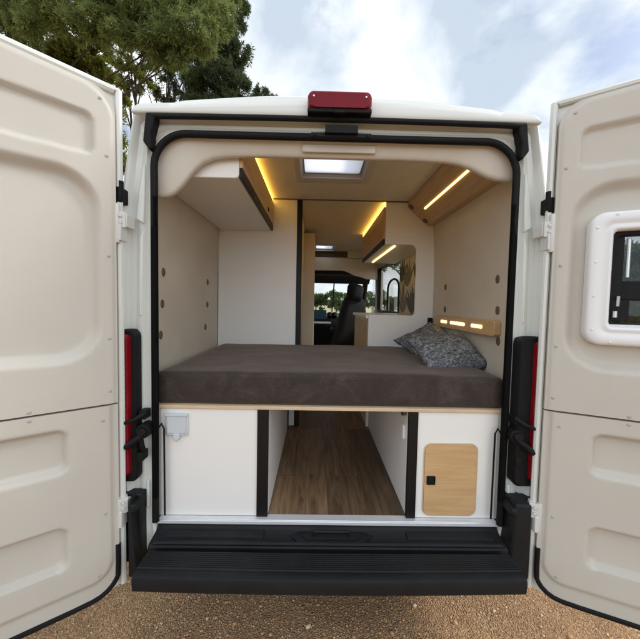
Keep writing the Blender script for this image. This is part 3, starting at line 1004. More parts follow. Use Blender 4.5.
# slanted light panel on the right
sx0, sz0, sx1, sz1 = .650, 2.318, .812, 2.170
sp2 = MB()
sp2.prism([(sx0, sz0), (sx1, sz1), (.872, 2.17), (.872, 2.357), (sx0, 2.357)], .095, 1.192, 'y')
so = sp2.build('light_panel', 'oak', van, bevel=.002)
dxy = Vector((sx1 - sx0, 0, sz1 - sz0)).normalized(); nrm = Vector((dxy.z, 0, -dxy.x))
mid = Vector((sx0, 0, sz0)).lerp(Vector((sx1, 0, sz1)), .45)
e = MB()
def PT(a, y, h): 
    p = mid + dxy * a + nrm * h; return (p.x, y, p.z)
e.add([PT(-.0065, .20, -.002), PT(.0065, .20, -.002), PT(.0065, .20, .004), PT(-.0065, .20, .004), PT(-.0065, 1.00, -.002), PT(.0065, 1.00, -.002), PT(.0065, 1.00, .004), PT(-.0065, 1.00, .004)],
      [(0, 1, 2, 3), (7, 6, 5, 4), (0, 4, 5, 1), (1, 5, 6, 2), (2, 6, 7, 3), (3, 7, 4, 0)])
e.build('strip_light', 'led2', so)
for a in (-.08, .075):
    e = MB(); c = mid + dxy * a
    e.dome((c.x, 1.14, c.z), nrm, .022, .012, 14); e.build('corner_button', 'cap', so)

# partition beside the kitchen with its rounded cut-out
def arc(cx, cz, r, a0, a1, n=8): return [(cx + r * math.cos(rad(a0 + (a1 - a0) * k / n)), cz + r * math.sin(rad(a0 + (a1 - a0) * k / n))) for k in range(n + 1)]
poly = [(.355, .503), (.885, .503), (.885, 2.0), (.86, 2.2), (.812, 2.20), (.66, 2.357), (.475, 2.357), (.475, 2.018)]
poly += arc(.685, 1.968, .05, 90, 0) + arc(.735 - .028, 1.468, .028, 0, -90) + [(.355, 1.440)]
pm = MB(); pm.prism(poly, 1.20, 1.218, 'y')
po = pm.build('partition', 'furn', van, bevel=.002)
e = MB(); e.box(.842, .874, 1.17, 1.20, 1.385, 1.425); e.build('light_switch', 'black', po, bevel=.003)

# kitchen unit and worktop
kt = MB(); kt.box(.36, .88, 1.219, 2.12, .503, 1.405)
ko = kt.build('kitchen_unit', 'cream', van, bevel=.003)
e = MB(); e.box(.335, .88, 1.2195, 2.14, 1.406, 1.436); e.build('worktop', 'wframe', ko, bevel=.006)
for k, (a, b) in enumerate(((1.24, 1.66), (1.68, 2.09))):
    e = MB(); e.box(.352, .361, a, b, .58, 1.38); e.build('cupboard_door', 'oak', ko, bevel=.002)
# wall cupboard above the kitchen
wc = MB(); wc.box(.478, .86, 1.219, 2.42, 2.02, 2.357)
wco = wc.build('wall_cupboard', 'furn', van, bevel=.003)
e = MB(); e.box(.462, .477, 1.222, 2.41, 2.065, 2.325); e.build('cupboard_door', 'oak', wco, bevel=.002)
e = MB(); e.box(.464, .477, 1.222, 2.41, 2.022, 2.062); e.build('finger_grip', 'edge', wco)
e = MB(); e.box(.462, .477, 1.222, 2.41, 2.329, 2.354); e.build('strip_light', 'led', wco)
e = MB(); e.box(.562, .574, 1.26, 2.30, 2.010, 2.019); e.build('strip_light', 'led2', wco)
# printed panel behind the kitchen and the slide-door window
lp = MB(); lp.box(.868, .878, 1.25, 2.20, 1.438, 2.06)
rp = random.Random(4)
for (by, bz, n_, ln_, mi) in ((2.06, 1.44, 6, .40, 1), (1.72, 1.44, 7, .34, 2), (1.90, 1.72, 6, .30, 1), (1.45, 1.44, 6, .42, 1), (2.12, 1.78, 5, .26, 2), (1.58, 1.76, 6, .28, 2)):
    for k in range(n_):
        a = rad(-48 + 96 * k / (n_ - 1) + rp.uniform(-5, 5)); l_ = ln_ * rp.uniform(.75, 1.1); w_ = .034 * rp.uniform(.8, 1.2)
        d_ = (math.sin(a), math.cos(a)); p_ = (-d_[1], d_[0])
        pts = [(by + d_[0] * l_ * t + p_[0] * w_ * q, min(2.055, bz + d_[1] * l_ * t + p_[1] * w_ * q)) for t, q in ((.0, .12), (.25, .8), (.5, 1.), (.75, .6), (1., 0), (.75, -.6), (.5, -1.), (.25, -.8), (.0, -.12))]
        pts = [(min(2.195, max(1.255, y)), max(1.44, z)) for y, z in pts]
        lp.cur = mi; lp.add([(.8672 - .0001 * k, y, z) for y, z in pts], [tuple(range(9))])
M['leafa'] = mat('olive ink', (.15, .13, .06), .5, var=.3, scale=12); M['leafb'] = mat('dark ink', (.05, .05, .035), .5, var=.3, scale=12); M['paper'] = mat('cream print ground', (.58, .51, .39), .5, var=.12, scale=9)
lp.build('printed_panel', ['paper', 'leafa', 'leafb'], van, fix=False)
wn = MB()
def wring(k, x): return [(x, y, z) for y, z in rrect(WIN[0] - .03 + k, WIN[1] + .03 - k, WIN[2] - .03 + k, WIN[3] + .03 - k, .06, 6)]
loft_rings(wn, [wring(0, .884), wring(.0, .878), wring(.034, .876), wring(.036, .90), wring(.036, .93)])
# inner bar with an arched head
ap = [(.915, 2.42, 1.45), (.915, 2.42, 1.74)] + [(.915, 2.72 + .30 * math.cos(rad(180 - 180 * k / 12)), 1.74 + .12 * math.sin(rad(180 * k / 12))) for k in range(13)] + [(.915, 3.02, 1.45)]
wn.tube(ap, .014, 8)
wno = wn.build('side_window', 'black', van)
e = MB(); e.box(.93, .936, WIN[0], 3.62, WIN[2], WIN[3]); e.build('window_pane', 'glass', wno)

# headboard on the right wall with three lit slots
SLOTS = [(.335, .460), (.545, .755), (.815, .920)]
hb = MB()
xw = .846
hb.prism(rrect(.215, 1.05, 1.368, 1.452, .02, 5), xw, .884, 'x')
ho = hb.build('headboard', 'beech', van, bevel=.003)
for a, b in SLOTS:
    e = MB(); e.prism(rrect(a, b, 1.402, 1.421, .0094, 5), xw - .003, xw + .001, 'x'); e.build('reading_light', 'led2', ho)

# ================================================================== CAB
ov = MB()
ov.box(-.88, .88, 3.60, 3.62, 2.235, 2.25)
# fascia with its curved lower edge: low over the aisle edge, dropping to the pillar on the right
fa = [(-.88, 1.92), (-.70, 1.95), (-.55, 2.04), (.30, 2.05)] + [(.30 + .3 * k / 8, 2.05 - .09 * sstep(k / 8)) for k in range(1, 9)] + [(.70, 1.925), (.88, 1.915), (.88, 2.357), (.40, 2.357), (.40, 2.238), (-.88, 2.238)]
ov.prism(fa, 3.60, 3.625, 'y')
ov.box(-.86, .86, 3.62, 4.12, 2.06, 2.075)
ov.build('cab_overhead_shelf', 'cream', van, bevel=.004)
q = MB(); q.box(-.86, .42, 3.68, 3.69, 2.235, 2.358); q.build('shelf_back', 'cap', van)
q = MB(); q.prism([(3.63, 2.055), (4.2, 2.055), (4.34, 1.90), (4.30, 1.89), (4.12, 2.0), (3.63, 1.99)], -.86, .86, 'x'); q.build('cab_roof_lining', 'seat', van)
for s in (-1, 1):
    q = MB(); q.box(min(s * .90, s * .975), max(s * .90, s * .975), 3.63, 3.75, .5, 2.05); q.build('cab_pillar', 'liner', van, bevel=.01)
    q = MB(); q.tube([(s * .84, 4.98, 1.36), (s * .80, 4.28, 1.98)], .05, 8); q.build('windscreen_pillar', 'black', van)
q = MB(); q.add([(-.80, 4.28, 1.97), (.80, 4.28, 1.97), (.86, 4.98, 1.34), (-.86, 4.98, 1.34)], [(0, 1, 2, 3)]); q.build('windscreen', 'glass', van)
for s in (-1, 1):
    q = MB(); q.box(min(s * .955, s * .96), max(s * .955, s * .96), CABW[0], CABW[1], CABW[2], CABW[3]); q.build('cab_window', 'glass', van)
q = MB(); q.tube([(.24, 4.30, 1.96), (.24, 4.62, 1.67), (.24, 4.95, 1.37)], .012, 6); q.build('windscreen_divider', 'black', van)
db = MB(); db.prism([(4.0, .5), (4.0, 1.15), (4.15, 1.30), (4.55, 1.36), (4.95, 1.34), (4.95, .5)], -.88, .88, 'x')
dbo = db.build('dashboard', 'black', van, bevel=.02)
q = MB(); q.box(-.14, .10, 4.02, 4.045, 1.27, 1.42); q.build('screen', 'screen', dbo, bevel=.005)
q = MB(); q.box(-.5, .18, 3.95, 3.99, 1.195, 1.225); q.build('dash_trim', 'steel', dbo)
for x in (.16, .24):
    q = MB(); q.tube([(x, 4.05, 1.30), (x, 4.10, 1.36)], .045, 14); q.build('dash_vent', 'seat', dbo)
q = MB()
wc_ = Vector((.50, 3.93, 1.25)); 
q.tube([wc_ + Vector((.19 * math.cos(a), .10 * math.sin(a), .16 * math.sin(a))) for a in [2 * math.pi * k / 28 for k in range(28)]], .015, 8, closed=True)
q.tube([wc_ + Vector((-.18, 0, 0)), wc_, wc_ + Vector((.18, 0, 0))], .014, 6); q.tube([wc_, wc_ + Vector((0, .16, -.1))], .03, 8)
q.build('steering_wheel', 'seat', dbo)

def rounded_block(name, size, r, loc, rot, m, parent, taper=0., seg=10, puff=0.):
    """soft block: subdivided box pulled to a rounded box, tapered towards its top"""
    bm = bmesh.new(); bmesh.ops.create_cube(bm, size=2)
    bmesh.ops.subdivide_edges(bm, edges=bm.edges, cuts=seg, use_grid_fill=True)
    h = Vector(size) / 2
    for v in bm.verts:
        p = Vector((v.co.x * h.x, v.co.y * h.y, v.co.z * h.z))
        q = Vector([max(-h[i] + r, min(h[i] - r, p[i])) for i in range(3)])
        d = p - q
        if d.length > 1e-9: p = q + d.normalized() * r
        t = (p.z / size[2] + .5)
        p.x *= 1 - taper * t
        if puff: 
            p.y *= 1 + puff * (1 - (p.x / h.x) ** 2) * (1 - (p.z / h.z) ** 2)
        v.co = p
    me = bpy.data.meshes.new(name); bm.to_mesh(me); bm.free()
    me.transform(Matrix.Translation(loc) @ Euler([rad(a) for a in rot]).to_matrix().to_4x4())
    me.polygons.foreach_set('use_smooth', [True] * len(me.polygons))
    me.materials.append(M[m]); o = bpy.data.objects.new(name, me); COL.objects.link(o); o.parent = parent
    return o
seat = MB(); seat.box(.25, .72, 3.2, 3.62, .5, .86)
seat_o = seat.build('cab_seat', 'seat', van, bevel=.02)
rounded_block('backrest', (.66, .17, .80), .075, (.47, 3.36, 1.24), (-8, 8, 24), 'seat', seat_o, taper=.55, puff=.25)
rounded_block('headrest', (.25, .15, .27), .072, (.50, 3.36, 1.70), (-6, 12, 28), 'seat', seat_o, taper=-.08, puff=.25)
for x in (.42, .55):
    q = MB(); q.tube([(x, 3.36, 1.55), (x, 3.36, 1.66)], .012, 8); q.build('headrest_post', 'steel', seat_o)
rounded_block('seat_cushion', (.54, .52, .17), .06, (.48, 3.55, .93), (4, 0, 0), 'seat', seat_o)
rounded_block('armrest', (.07, .34, .08), .03, (.18, 3.5, 1.12), (0, 0, 0), 'seat', seat_o)

# ================================================================== LOOSE THINGS ON THE BED
def mattress():
    bm = bmesh.new(); bmesh.ops.create_cube(bm, size=2)
    # fine grid
    bmesh.ops.subdivide_edges(bm, edges=bm.edges, cuts=46, use_grid_fill=True)
    h = Vector((.838, .555, .073)); r = .022
    for v in bm.verts:
        p = Vector((v.co.x * h.x, v.co.y * h.y, v.co.z * h.z))
        q = Vector([max(-h[i] + r, min(h[i] - r, p[i])) for i in range(3)])
        d = p - q
        if d.length > 1e-9: p = q + d.normalized() * r
        n1 = noise.noise(Vector((p.x * 2.2, p.y * 2.5, 3.))); n2 = noise.noise(Vector((p.x * 9, p.y * 9, p.z * 6)))
        if v.co.z > -.6:
            p.z += (.007 * n1 + .0028 * n2 + .006 * (1 - (p.x / h.x) ** 2)) * (v.co.z + .6) / 1.6
        if v.co.y < -.9:
            p.y += -.004 * (1 - v.co.z ** 2) + .004 * noise.noise(Vector((p.x * 5, 7., p.z * 10)))
        v.co = p
    me = bpy.data.meshes.new('mattress'); bm.to_mesh(me); bm.free()
    me.polygons.foreach_set('use_smooth', [True] * len(me.polygons)); me.materials.append(M['mattress'])
    o = bpy.data.objects.new('mattress', me); COL.objects.link(o); o.location = (0, .622, 1.1105)
    return o
tag(mattress(), 'thick dark brown velour mattress lying across the bed base in the van', 'mattress')

def cushion(name, a, b, t, loc, rot, seed, label):
    n = 44
    vs = []; fs = []
    rs = random.Random(seed)
    for side in (1, -1):
        for i in range(n + 1):
            for j in range(n + 1):
                u = -1 + 2 * i / n; v = -1 + 2 * j / n
                k = max(0., (1 - u ** 4)) ** .55 * max(0., (1 - v ** 4)) ** .55
                # the sides pull in between the pointed corners
                x = a * u * (1 - .10 * (1 - v * v)); y = b * v * (1 - .10 * (1 - u * u))
                wr = noise.noise(Vector((u * 3.1 + seed, v * 3.1, side * 2.))) * .011 + noise.noise(Vector((u * 7 + seed, v * 7, side))) * .005
                fold = .010 * math.sin(6 * (u - v) + seed) * (abs(u) * abs(v))
                z = side * (t * k + .002) + (wr + fold) * k ** .5 + .03 * (u * u - v * v) * .4
                vs.append((x, y, z))
    m_ = (n + 1) ** 2
    for s_ in (0, 1):
        for i in range(n):
            for j in range(n):
                q = [s_ * m_ + i * (n + 1) + j, s_ * m_ + (i + 1) * (n + 1) + j, s_ * m_ + (i + 1) * (n + 1) + j + 1, s_ * m_ + i * (n + 1) + j + 1]
                fs.append(tuple(q if s_ == 0 else q[::-1]))
    edge = [(i, 0) for i in range(n)] + [(n, j) for j in range(n)] + [(i, n) for i in range(n, 0, -1)] + [(0, j) for j in range(n, 0, -1)]
    for (i, j), (k, l) in zip(edge, edge[1:] + edge[:1]):
        p, q = i * (n + 1) + j, k * (n + 1) + l
        fs.append((p, q, m_ + q, m_ + p))
    mb = MB(); mb.add(vs, fs)
    o = mb.build(name, 'cushion', None, angle=80)
    o.location = loc; o.rotation_euler = [rad(x) for x in rot]
    return tag(o, label, 'cushion', 'grey patterned cushions on the bed')
cushion('cushion', .190, .165, .060, (.70, .46, 1.248), (29, -5, 7), 3, 'grey woven cushion nearer the rear opening, leaning against the lit headboard')
cushion('cushion', .180, .160, .058, (.728, .86, 1.258), (30, -22, 20), 9, 'darker grey woven cushion tucked behind the other one beside the white partition')

# ================================================================== GROUND
def sheet(name, x0, x1, y0, y1, z, m, label, n=2):
    mb = MB(); mb.grid([[(x, y, z) for y in np.linspace(y0, y1, n)] for x in np.linspace(x0, x1, n)])
    o = mb.build(name, m, None, smooth=False)
    o['label'] = label; o['category'] = 'ground'; o['kind'] = 'structure'
    return o
sheet('ground', -400, 400, -120, 500, 0., 'ground', 'tan gravel ground under and around the van')
sheet('field', -300, 300, 13, 420, .004, 'field', 'dry pale pasture in front of the van')

def gravel():
    n = 40000
    ico = bmesh.new(); bmesh.ops.create_icosphere(ico, subdivisions=1, radius=1)
    ico.verts.ensure_lookup_table()
    bv = np.array([v.co[:] for v in ico.verts]); bf = np.array([[v.index for v in f.verts] for f in ico.faces]); ico.free()
    x = RNG.uniform(-2.2, 2.6, n); y = RNG.uniform(-.45, 1.1, n)
    far = RNG.random(n) < .18
    x[far] = RNG.uniform(-3.5, 4, far.sum()); y[far] = RNG.uniform(-1.2, 2.2, far.sum())
    s = .0020 + .0036 * RNG.random(n) ** 2.6 + .010 * (RNG.random(n) < .010) * RNG.random(n)
    V = bv[None] * (1 + .62 * (RNG.random((n, len(bv), 1)) - .5))
    V = V * np.stack([RNG.uniform(.8, 1.4, n), RNG.uniform(.7, 1.2, n), RNG.uniform(.35, .65, n)], 1)[:, None, :]
    a = RNG.uniform(0, 6.28, n); c, q = np.cos(a)[:, None], np.sin(a)[:, None]
    vx = V[..., 0] * c - V[..., 1] * q; vy = V[..., 0] * q + V[..., 1] * c
    V = np.stack([vx, vy, V[..., 2]], 2) * s[:, None, None]
    V += np.stack([x, y, s * .25], 1)[:, None, :]
    F = bf[None] + (np.arange(n) * len(bv))[:, None, None]
    return bulk_mesh('gravel', V.reshape(-1, 3), F.reshape(-1, 3), 'stone')

def bulk_mesh(name, V, F, m, parent=None, smooth=False):
    me = bpy.data.meshes.new(name)
    k = F.shape[1]
    me.vertices.add(len(V)); me.vertices.foreach_set('co', np.ascontiguousarray(V, dtype=np.float32).ravel())
    me.loops.add(F.size); me.loops.foreach_set('vertex_index', np.ascontiguousarray(F, dtype=np.int32).ravel())
    me.polygons.add(len(F))
    me.polygons.foreach_set('loop_start', np.arange(0, F.size, k, dtype=np.int32))
    me.update(calc_edges=True); me.validate()
    me.materials.append(M[m])
    o = bpy.data.objects.new(name, me); COL.objects.link(o)
    if parent: o.parent = parent
    return o
g = gravel(); tag(g, 'loose tan and ochre gravel stones strewn behind the van', 'gravel', kind='stuff')

# ================================================================== TREES
CAM = Vector((-.08, -1.43, 1.52))
def at(px, py, d):      # a spot d metres ahead of the camera in a photo direction
    return Vector((CAM.x + (px - 316) / 320 * d, CAM.y + d, CAM.z + (304 - py) / 320 * d))

def foliage(clumps, rng, per, size, blades, width, droop=0., fill=.55):
    """leaf blades in tufts spread through the clumps' volume, denser near the outside"""
    Vs = []; Fs = []; off = 0
    for c, r in clumps:
        r3 = np.array(r if hasattr(r, '__len__') else (r, r, r * .72))
        n = int(per * (r3.prod() ** (2 / 3)))
        # sub-clumps make the outline uneven
        k = max(4, int(n / 60))
        d = rng.normal(size=(k, 3)); d /= np.linalg.norm(d, axis=1)[:, None]
        sub = d * (rng.random(k) ** .38)[:, None] * r3 * .95
        pick = rng.integers(0, k, n)
        p = sub[pick] + rng.normal(size=(n, 3)) * r3.mean() * .13 * (.5 + rng.random(n))[:, None]
        p = p + np.array(c)
        out = p - np.array(c); out /= (np.linalg.norm(out, axis=1)[:, None] + 1e-6)
        dirs = rng.normal(size=(n, blades, 3)); dirs /= np.linalg.norm(dirs, axis=2)[..., None]
        dirs = dirs * .85 + out[:, None, :] * .55 + np.array([0, 0, .15 - droop])
        dirs /= np.linalg.norm(dirs, axis=2)[..., None]
        ln = size * rng.uniform(.6, 1.3, (n, blades, 1))
        sd = np.cross(dirs, rng.normal(size=(n, blades, 3))); sd /= (np.linalg.norm(sd, axis=2)[..., None] + 1e-6)
        b0 = p[:, None, :] + dirs * ln * .05
        w = width * rng.uniform(.7, 1.3, (n, blades, 1))
        v = np.stack([b0 , b0 + dirs * ln * .5 + sd * w, b0 + dirs * ln, b0 + dirs * ln * .5 - sd * w], 2)   # lens-shaped blade
        v = v.reshape(-1, 3)
        Vs.append(v); Fs.append(np.arange(len(v)).reshape(-1, 4) + off); off += len(v)
    return np.concatenate(Vs), np.concatenate(Fs)

def tree(name, base, clumps, leaf, label, group, seed, trunk_r=.14, top=None, per=1400, size=.16, blades=5, width=.011, lean=(0, 0), droop=0., limbs=True, limb=.42, skip=1):
    rng = np.random.default_rng(seed); rr = random.Random(seed)
    root = empty(name, base); tag(root, label, 'tree', group)
    b = Vector(base)
    ctr = Vector(np.mean([np.array(c) for c, r in clumps], axis=0))
    if top is None: top = ctr
    top = Vector(top)
    tr = MB(); K = 12
    path = []
    for k in range(K + 1):
        t = k / K
        p = b.lerp(top, t) + Vector((rr.uniform(-1, 1), rr.uniform(-1, 1), 0)) * .05 * (top - b).length / 8 * (0 if k == 0 else 1)
        path.append(p - b)
    tr.tube(path, [trunk_r * (1.25 if k == 0 else 1 - .75 * k / K) for k in range(K + 1)], 9)
    if limbs:
        for ci_, (c, r) in enumerate(clumps):
            if ci_ % skip: continue
            c = Vector(c) - b
            s_ = path[min(K - 1, max(4, int(K * min(.95, .92 * c.z / max(top.z - b.z, .1)) - 1)))]
            m1 = s_.lerp(c, .5) + Vector((rr.uniform(-.3, .3), rr.uniform(-.3, .3), rr.uniform(0, .35)))
            rl = trunk_r * limb
            tr.tube([s_, m1, c], [rl, rl * .7, rl * .3], 6)
            rm = (r if not hasattr(r, '__len__') else sum(r) / 3)
            for _ in range(6 if skip == 1 else 3):
                e = c + Vector((rr.uniform(-1, 1), rr.uniform(-1, 1), rr.uniform(-.7, .7))) * rm * .85
                m2 = m1.lerp(c, rr.uniform(.5, 1)); 
                tr.tube([m2, m2.lerp(e, .55) + Vector((0, 0, .08)), e], [rl * .35, rl * .22, rl * .1], 5)
    t_o = tr.build('trunk', 'bark', root)
    V, F = foliage(clumps, rng, per, size, blades, width, droop)
    bulk_mesh('crown', V - np.array(base), F, leaf, root)
    return root

def cl(px, py, d, r, flat=.75): return (at(px, py, d), (r, r, r * flat))
# big pine leaning over from the left
tree('pine_tree', (-9.2, 9.5, 0), [cl(10, -25, 9.5, 1.9), cl(-50, 20, 10, 1.8), cl(70, -45, 9.6, 1.7), cl(120, -20, 9.2, 1.3), cl(165, 5, 8.8, 1.05), cl(205, 5, 8.9, .8), cl(200, -35, 9.2, 1.2), cl(150, 34, 8.5, .7),
      cl(186, 44, 8.4, .74), cl(212, 30, 8.6, .52), cl(40, 12, 8.8, .85), cl(85, 10, 8.7, .8), cl(5, 26, 9.2, .75), cl(120, 20, 8.5, .75), cl(140, -60, 9.6, 1.5), cl(226, -5, 9.0, .55), cl(165, 54, 8.4, .55), cl(60, 32, 8.4, .6), cl(105, 38, 8.4, .55), cl(25, 38, 8.7, .55), cl(200, 60, 8.4, .42),
      cl(135, 50, 8.3, .45), cl(82, 44, 8.4, .42), cl(45, 50, 8.5, .45), cl(178, 66, 8.4, .4), cl(120, 46, 8.3, .4), cl(150, 58, 8.3, .4), cl(100, 52, 8.4, .32)],
     'pine', 'tall old pine with a wide drooping light green crown above the plain left door', 'pines beyond the van', 5, trunk_r=.15, top=at(10, -70, 10.8), per=3600, size=.13, blades=7, width=.0095, droop=.25, limb=.26, skip=4)
# darker conifer to the right of it
tree('conifer_tree', tuple(at(222, 304, 17.5).xy) + (0,), [cl(222, 88, 17.5, 1.15), cl(232, 62, 17.5, 1.05), cl(210, 70, 17.6, .95), cl(226, 38, 17.6, .85), cl(200, 96, 17.6, .9), cl(240, 92, 17.4, .62), cl(214, 46, 17.6, .7), cl(236, 22, 17.6, .5), cl(225, 118, 17.5, 1.2), cl(205, 125, 17.5, 1.1)],
     'pinedark', 'dense dark conifer right of the big pine against the white cloud', 'pines beyond the van', 12, trunk_r=.2, top=at(228, 20, 17.6), per=1500, size=.22, blades=6, width=.02)
# thin trunks in the gap with sparse crowns
tree('slender_tree', tuple(at(136, 304, 15).xy) + (0,), [cl(124, 96, 15, .55), cl(142, 82, 15, .55), cl(152, 74, 15, .5), cl(136, 48, 15, .95), cl(126, 78, 15, .7), cl(148, 64, 15, .8), cl(133, 98, 15, .6), cl(120, 56, 15, .8), cl(158, 46, 15.2, .8), cl(150, 88, 15, .55)],
     'yellowleaf', 'slim straight tree with a sparse crown in the gap left of the van roof', 'pines beyond the van', 21, trunk_r=.11, limb=.3, top=at(137, 45, 15), per=1000, size=.14, blades=5, width=.017)
tree('slender_tree', tuple(at(166, 304, 18).xy) + (0,), [cl(166, 60, 18, 1.0), cl(178, 76, 18, .9), cl(158, 84, 18, .7), cl(188, 90, 18, 1.0), cl(172, 104, 18, .8), cl(192, 72, 18.2, .9), cl(150, 100, 18, .6)],
     'pinedark', 'dark slender tree with forked bare limbs just above the corner of the van roof', 'pines beyond the van', 23, trunk_r=.13, limb=.35, top=at(170, 56, 18), per=750, size=.2, blades=5, width=.02)
tree('leafy_tree', tuple(at(85, 304, 12.5).xy) + (0,), [cl(84, 84, 12.3, .6), cl(60, 72, 12.3, .7), cl(100, 58, 12.4, .55), cl(92, 70, 12.5, .9), cl(106, 86, 12.5, .7), cl(72, 56, 12.5, .9), cl(113, 64, 12.6, .5), cl(50, 55, 12.5, 1.0), cl(100, 115, 12.5, .9), cl(114, 140, 12.4, .7), cl(118, 110, 12.4, .45), cl(120, 170, 12.4, .6)],
     'yellowleaf', 'yellow green leafy tree showing just over the top edge of the left door', 'trees beyond the van', 31, trunk_r=.13, per=1300, size=.15, blades=5, width=.026)
# low tops behind the roof
for px, r, d, sd, lab in ((262, 1.0, 30, 41, 'small distant treetop just clearing the van roof next to the dark conifer'), ):
    tree('distant_tree', tuple(at(px, 304, d).xy) + (0,), [cl(px, 106, d, r), cl(px - 9, 110, d, r * .8), cl(px + 12, 112, d, r * .7)], 'pinedark', lab, 'trees beyond the van', sd, trunk_r=.2, per=500, size=.3, blades=5, width=.04)
# trees ahead of the van, seen through the windscreen and the side window
spots = [(-6.5, 46, 3.6, 'leftmost'), (-3.4, 43, 3.3, ''), (-.2, 45, 3.5, ''), (2.6, 42, 3.2, ''), (5.6, 44, 3.7, ''), (8.8, 40, 3.4, ''), (12.4, 38, 3.6, '')]
labs = ['round green bush tree at the left end of the far row ahead of the van', 'low green tree left of centre in the windscreen view', 'green tree straight ahead through the windscreen',
        'small green tree behind the headrest in the windscreen view', 'green tree of the far row right of the cab seat', 'low green tree seen through the side window', 'green tree at the right end of the far row']
for (x, y, h, _), lab, sd in zip(spots, labs, range(60, 70)):
    rr = random.Random(sd)
    cs = [((x + rr.uniform(-1.3, 1.3), y + rr.uniform(-.8, .8), h * rr.uniform(.35, .8)), (rr.uniform(.9, 1.3), .9, rr.uniform(.6, .8))) for _ in range(7)]
    tree('field_tree', (x, y, 0), cs, 'greenleaf', lab, 'row of trees ahead of the van', sd, trunk_r=.12, per=480, size=.3, blades=5, width=.06)
tree('roadside_tree', (5.6, 19, 0), [((5.2, 19, 4.6), (1.5, 1.2, .9)), ((6.6, 19.4, 4.3), (1.2, 1.2, .8)), ((4.2, 18.6, 4.1), (.9, .9, .6)), ((5.8, 19, 5.6), (1.3, 1.2, .9)), ((7.6, 19, 5.2), (1.2, 1.2, .9)), ((3.6, 19.5, 5.2), (1., 1., .7))],
     'greenleaf', 'open-crowned tree outside the kitchen window, taller than the far row', 'trees beyond the van', 81, trunk_r=.16, per=420, size=.2, blades=5, width=.03)
# trees standing off to the right, seen through the door window
for (x, y, h), lab, sd in zip(((14.3, 12.6, 5.4), (17., 14.3, 5.0), (18.5, 11.5, 5.0), (17.5, 16.2, 4.6)),
                          ('dark leafy tree seen through the glass of the right door', 'second leafy tree behind the glass of the right door, farther back', 'green tree beyond the outer edge of the right door', 'low tree behind the hinge side of the right door'), (91, 92, 93, 94)):
    rr = random.Random(sd)
    cs = [((x + rr.uniform(-1.2, 1.2), y + rr.uniform(-1, 1), h * rr.uniform(.2, .85)), (rr.uniform(.8, 1.2), 1.0, rr.uniform(.6, .8))) for _ in range(11)]
    tree('roadside_tree', (x, y, 0), cs, 'greenleaf', lab, 'trees to the right of the van', sd, trunk_r=.15, per=520, size=.22, blades=5, width=.03)

# ================================================================== LIGHT
SUN_EL, SUN_AZ = 37., 80.      # azimuth from +y towards +x
w = bpy.data.worlds.new('World'); S.world = w; w.use_nodes = True
nt = w.node_tree; L = nt.links.new
bg = nt.nodes['Background']
sky = N(nt, 'ShaderNodeTexSky', sky_type='NISHITA')
sky.sun_disc = False; sky.sun_elevation = rad(SUN_EL); sky.sun_rotation = rad(SUN_AZ); sky.air_density = 1.1; sky.dust_density = 1.5
tc = N(nt, 'ShaderNodeTexCoord')
mp = N(nt, 'ShaderNodeMapping'); mp.inputs['Scale'].default_value = (1.0, 1.0, 1.7); mp.inputs['Location'].default_value = (.35, .1, .2)
L(tc.outputs['Generated'], mp.inputs['Vector'])
n1 = N(nt, 'ShaderNodeTexNoise', Scale=2.6, Detail=9., Roughness=.55, Distortion=.25); L(mp.outputs['Vector'], n1.inputs['Vector'])
cover = ramp(nt, [(.37, (0, 0, 0)), (.50, (1, 1, 1))]); L(n1.outputs['Fac'], cover.inputs['Fac'])
mp2 = N(nt, 'ShaderNodeMapping'); mp2.inputs['Location'].default_value = (4.1, 2.3, 1.2); L(mp.outputs['Vector'], mp2.inputs['Vector'])
n2 = N(nt, 'ShaderNodeTexNoise', Scale=3.4, Detail=7., Roughness=.5, Distortion=.4); L(mp2.outputs['Vector'], n2.inputs['Vector'])
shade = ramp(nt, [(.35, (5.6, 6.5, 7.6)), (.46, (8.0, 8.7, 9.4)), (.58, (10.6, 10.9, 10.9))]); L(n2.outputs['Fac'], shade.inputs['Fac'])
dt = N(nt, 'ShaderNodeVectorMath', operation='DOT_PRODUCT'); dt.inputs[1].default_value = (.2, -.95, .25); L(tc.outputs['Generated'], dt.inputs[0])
mrg = N(nt, 'ShaderNodeMapRange', interpolation_type='SMOOTHSTEP'); mrg.inputs['From Min'].default_value = -.45; mrg.inputs['From Max'].default_value = .7; mrg.inputs['To Min'].default_value = .76; mrg.inputs['To Max'].default_value = 1.35  # clouds dimmed ahead, brightened unseen behind the camera to light doors and interior
L(dt.outputs['Value'], mrg.inputs['Value'])
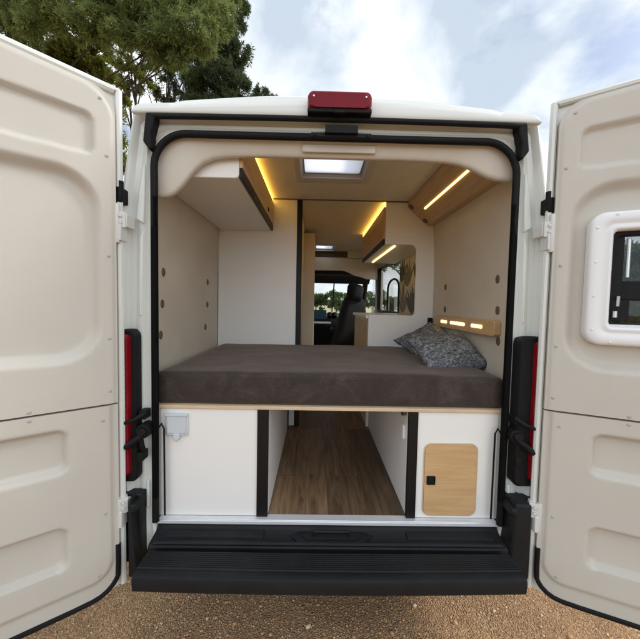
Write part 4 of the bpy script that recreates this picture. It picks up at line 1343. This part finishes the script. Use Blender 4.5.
sm = N(nt, 'ShaderNodeVectorMath', operation='SCALE'); L(shade.outputs['Color'], sm.inputs[0]); L(mrg.outputs['Result'], sm.inputs['Scale'])
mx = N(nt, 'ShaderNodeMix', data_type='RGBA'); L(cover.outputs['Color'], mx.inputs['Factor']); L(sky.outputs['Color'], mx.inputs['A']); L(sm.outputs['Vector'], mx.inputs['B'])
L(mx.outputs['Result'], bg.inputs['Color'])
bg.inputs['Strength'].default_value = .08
sd = bpy.data.lights.new('sun', 'SUN'); sd.energy = 1.25; sd.angle = rad(12); sd.color = (1., .96, .91)
so_ = bpy.data.objects.new('sun', sd); COL.objects.link(so_)
el, az = rad(SUN_EL), rad(SUN_AZ)
dirv = Vector((math.sin(az) * math.cos(el), math.cos(az) * math.cos(el), math.sin(el)))
so_.rotation_euler = dirv.to_track_quat('Z', 'Y').to_euler(); so_.location = dirv * 60

# ================================================================== CAMERA
cd = bpy.data.cameras.new('camera'); cam = bpy.data.objects.new('camera', cd); COL.objects.link(cam)
cd.sensor_fit = 'HORIZONTAL'; cd.sensor_width = 36; cd.lens = 18; cd.clip_end = 2000; cd.clip_start = .02
r = rad(1.1)
fy = Vector((-4, -15.5, 320)).normalized()          # where the van's long axis lies in camera space (x right, y down, z ahead)
dn = Vector((-math.sin(r), math.cos(r), 0)); dn = (dn - fy * dn.dot(fy)).normalized()
rt = dn.cross(fy)
# rows of A: camera axes expressed in the world
A = Matrix((rt, fy, -dn)).transposed()               # columns: world x,y,z in camera coords
right = Vector(A[0]); down = Vector(A[1]); fwd = Vector(A[2])
R3 = Matrix((right, -down, -fwd)).transposed()
cam.matrix_world = Matrix.Translation(CAM) @ R3.to_4x4()
S.camera = cam

S.view_settings.view_transform = 'Standard'; S.view_settings.look = 'None'; S.view_settings.gamma = 1; S.view_settings.use_curve_mapping = False
S.view_settings.exposure = .9
S.render.engine = 'CYCLES'
S.cycles.max_bounces = 10; S.cycles.diffuse_bounces = 9; S.cycles.glossy_bounces = 4; S.cycles.transparent_max_bounces = 12
S.cycles.use_denoising = True
S.cycles.caustics_reflective = False; S.cycles.caustics_refractive = False
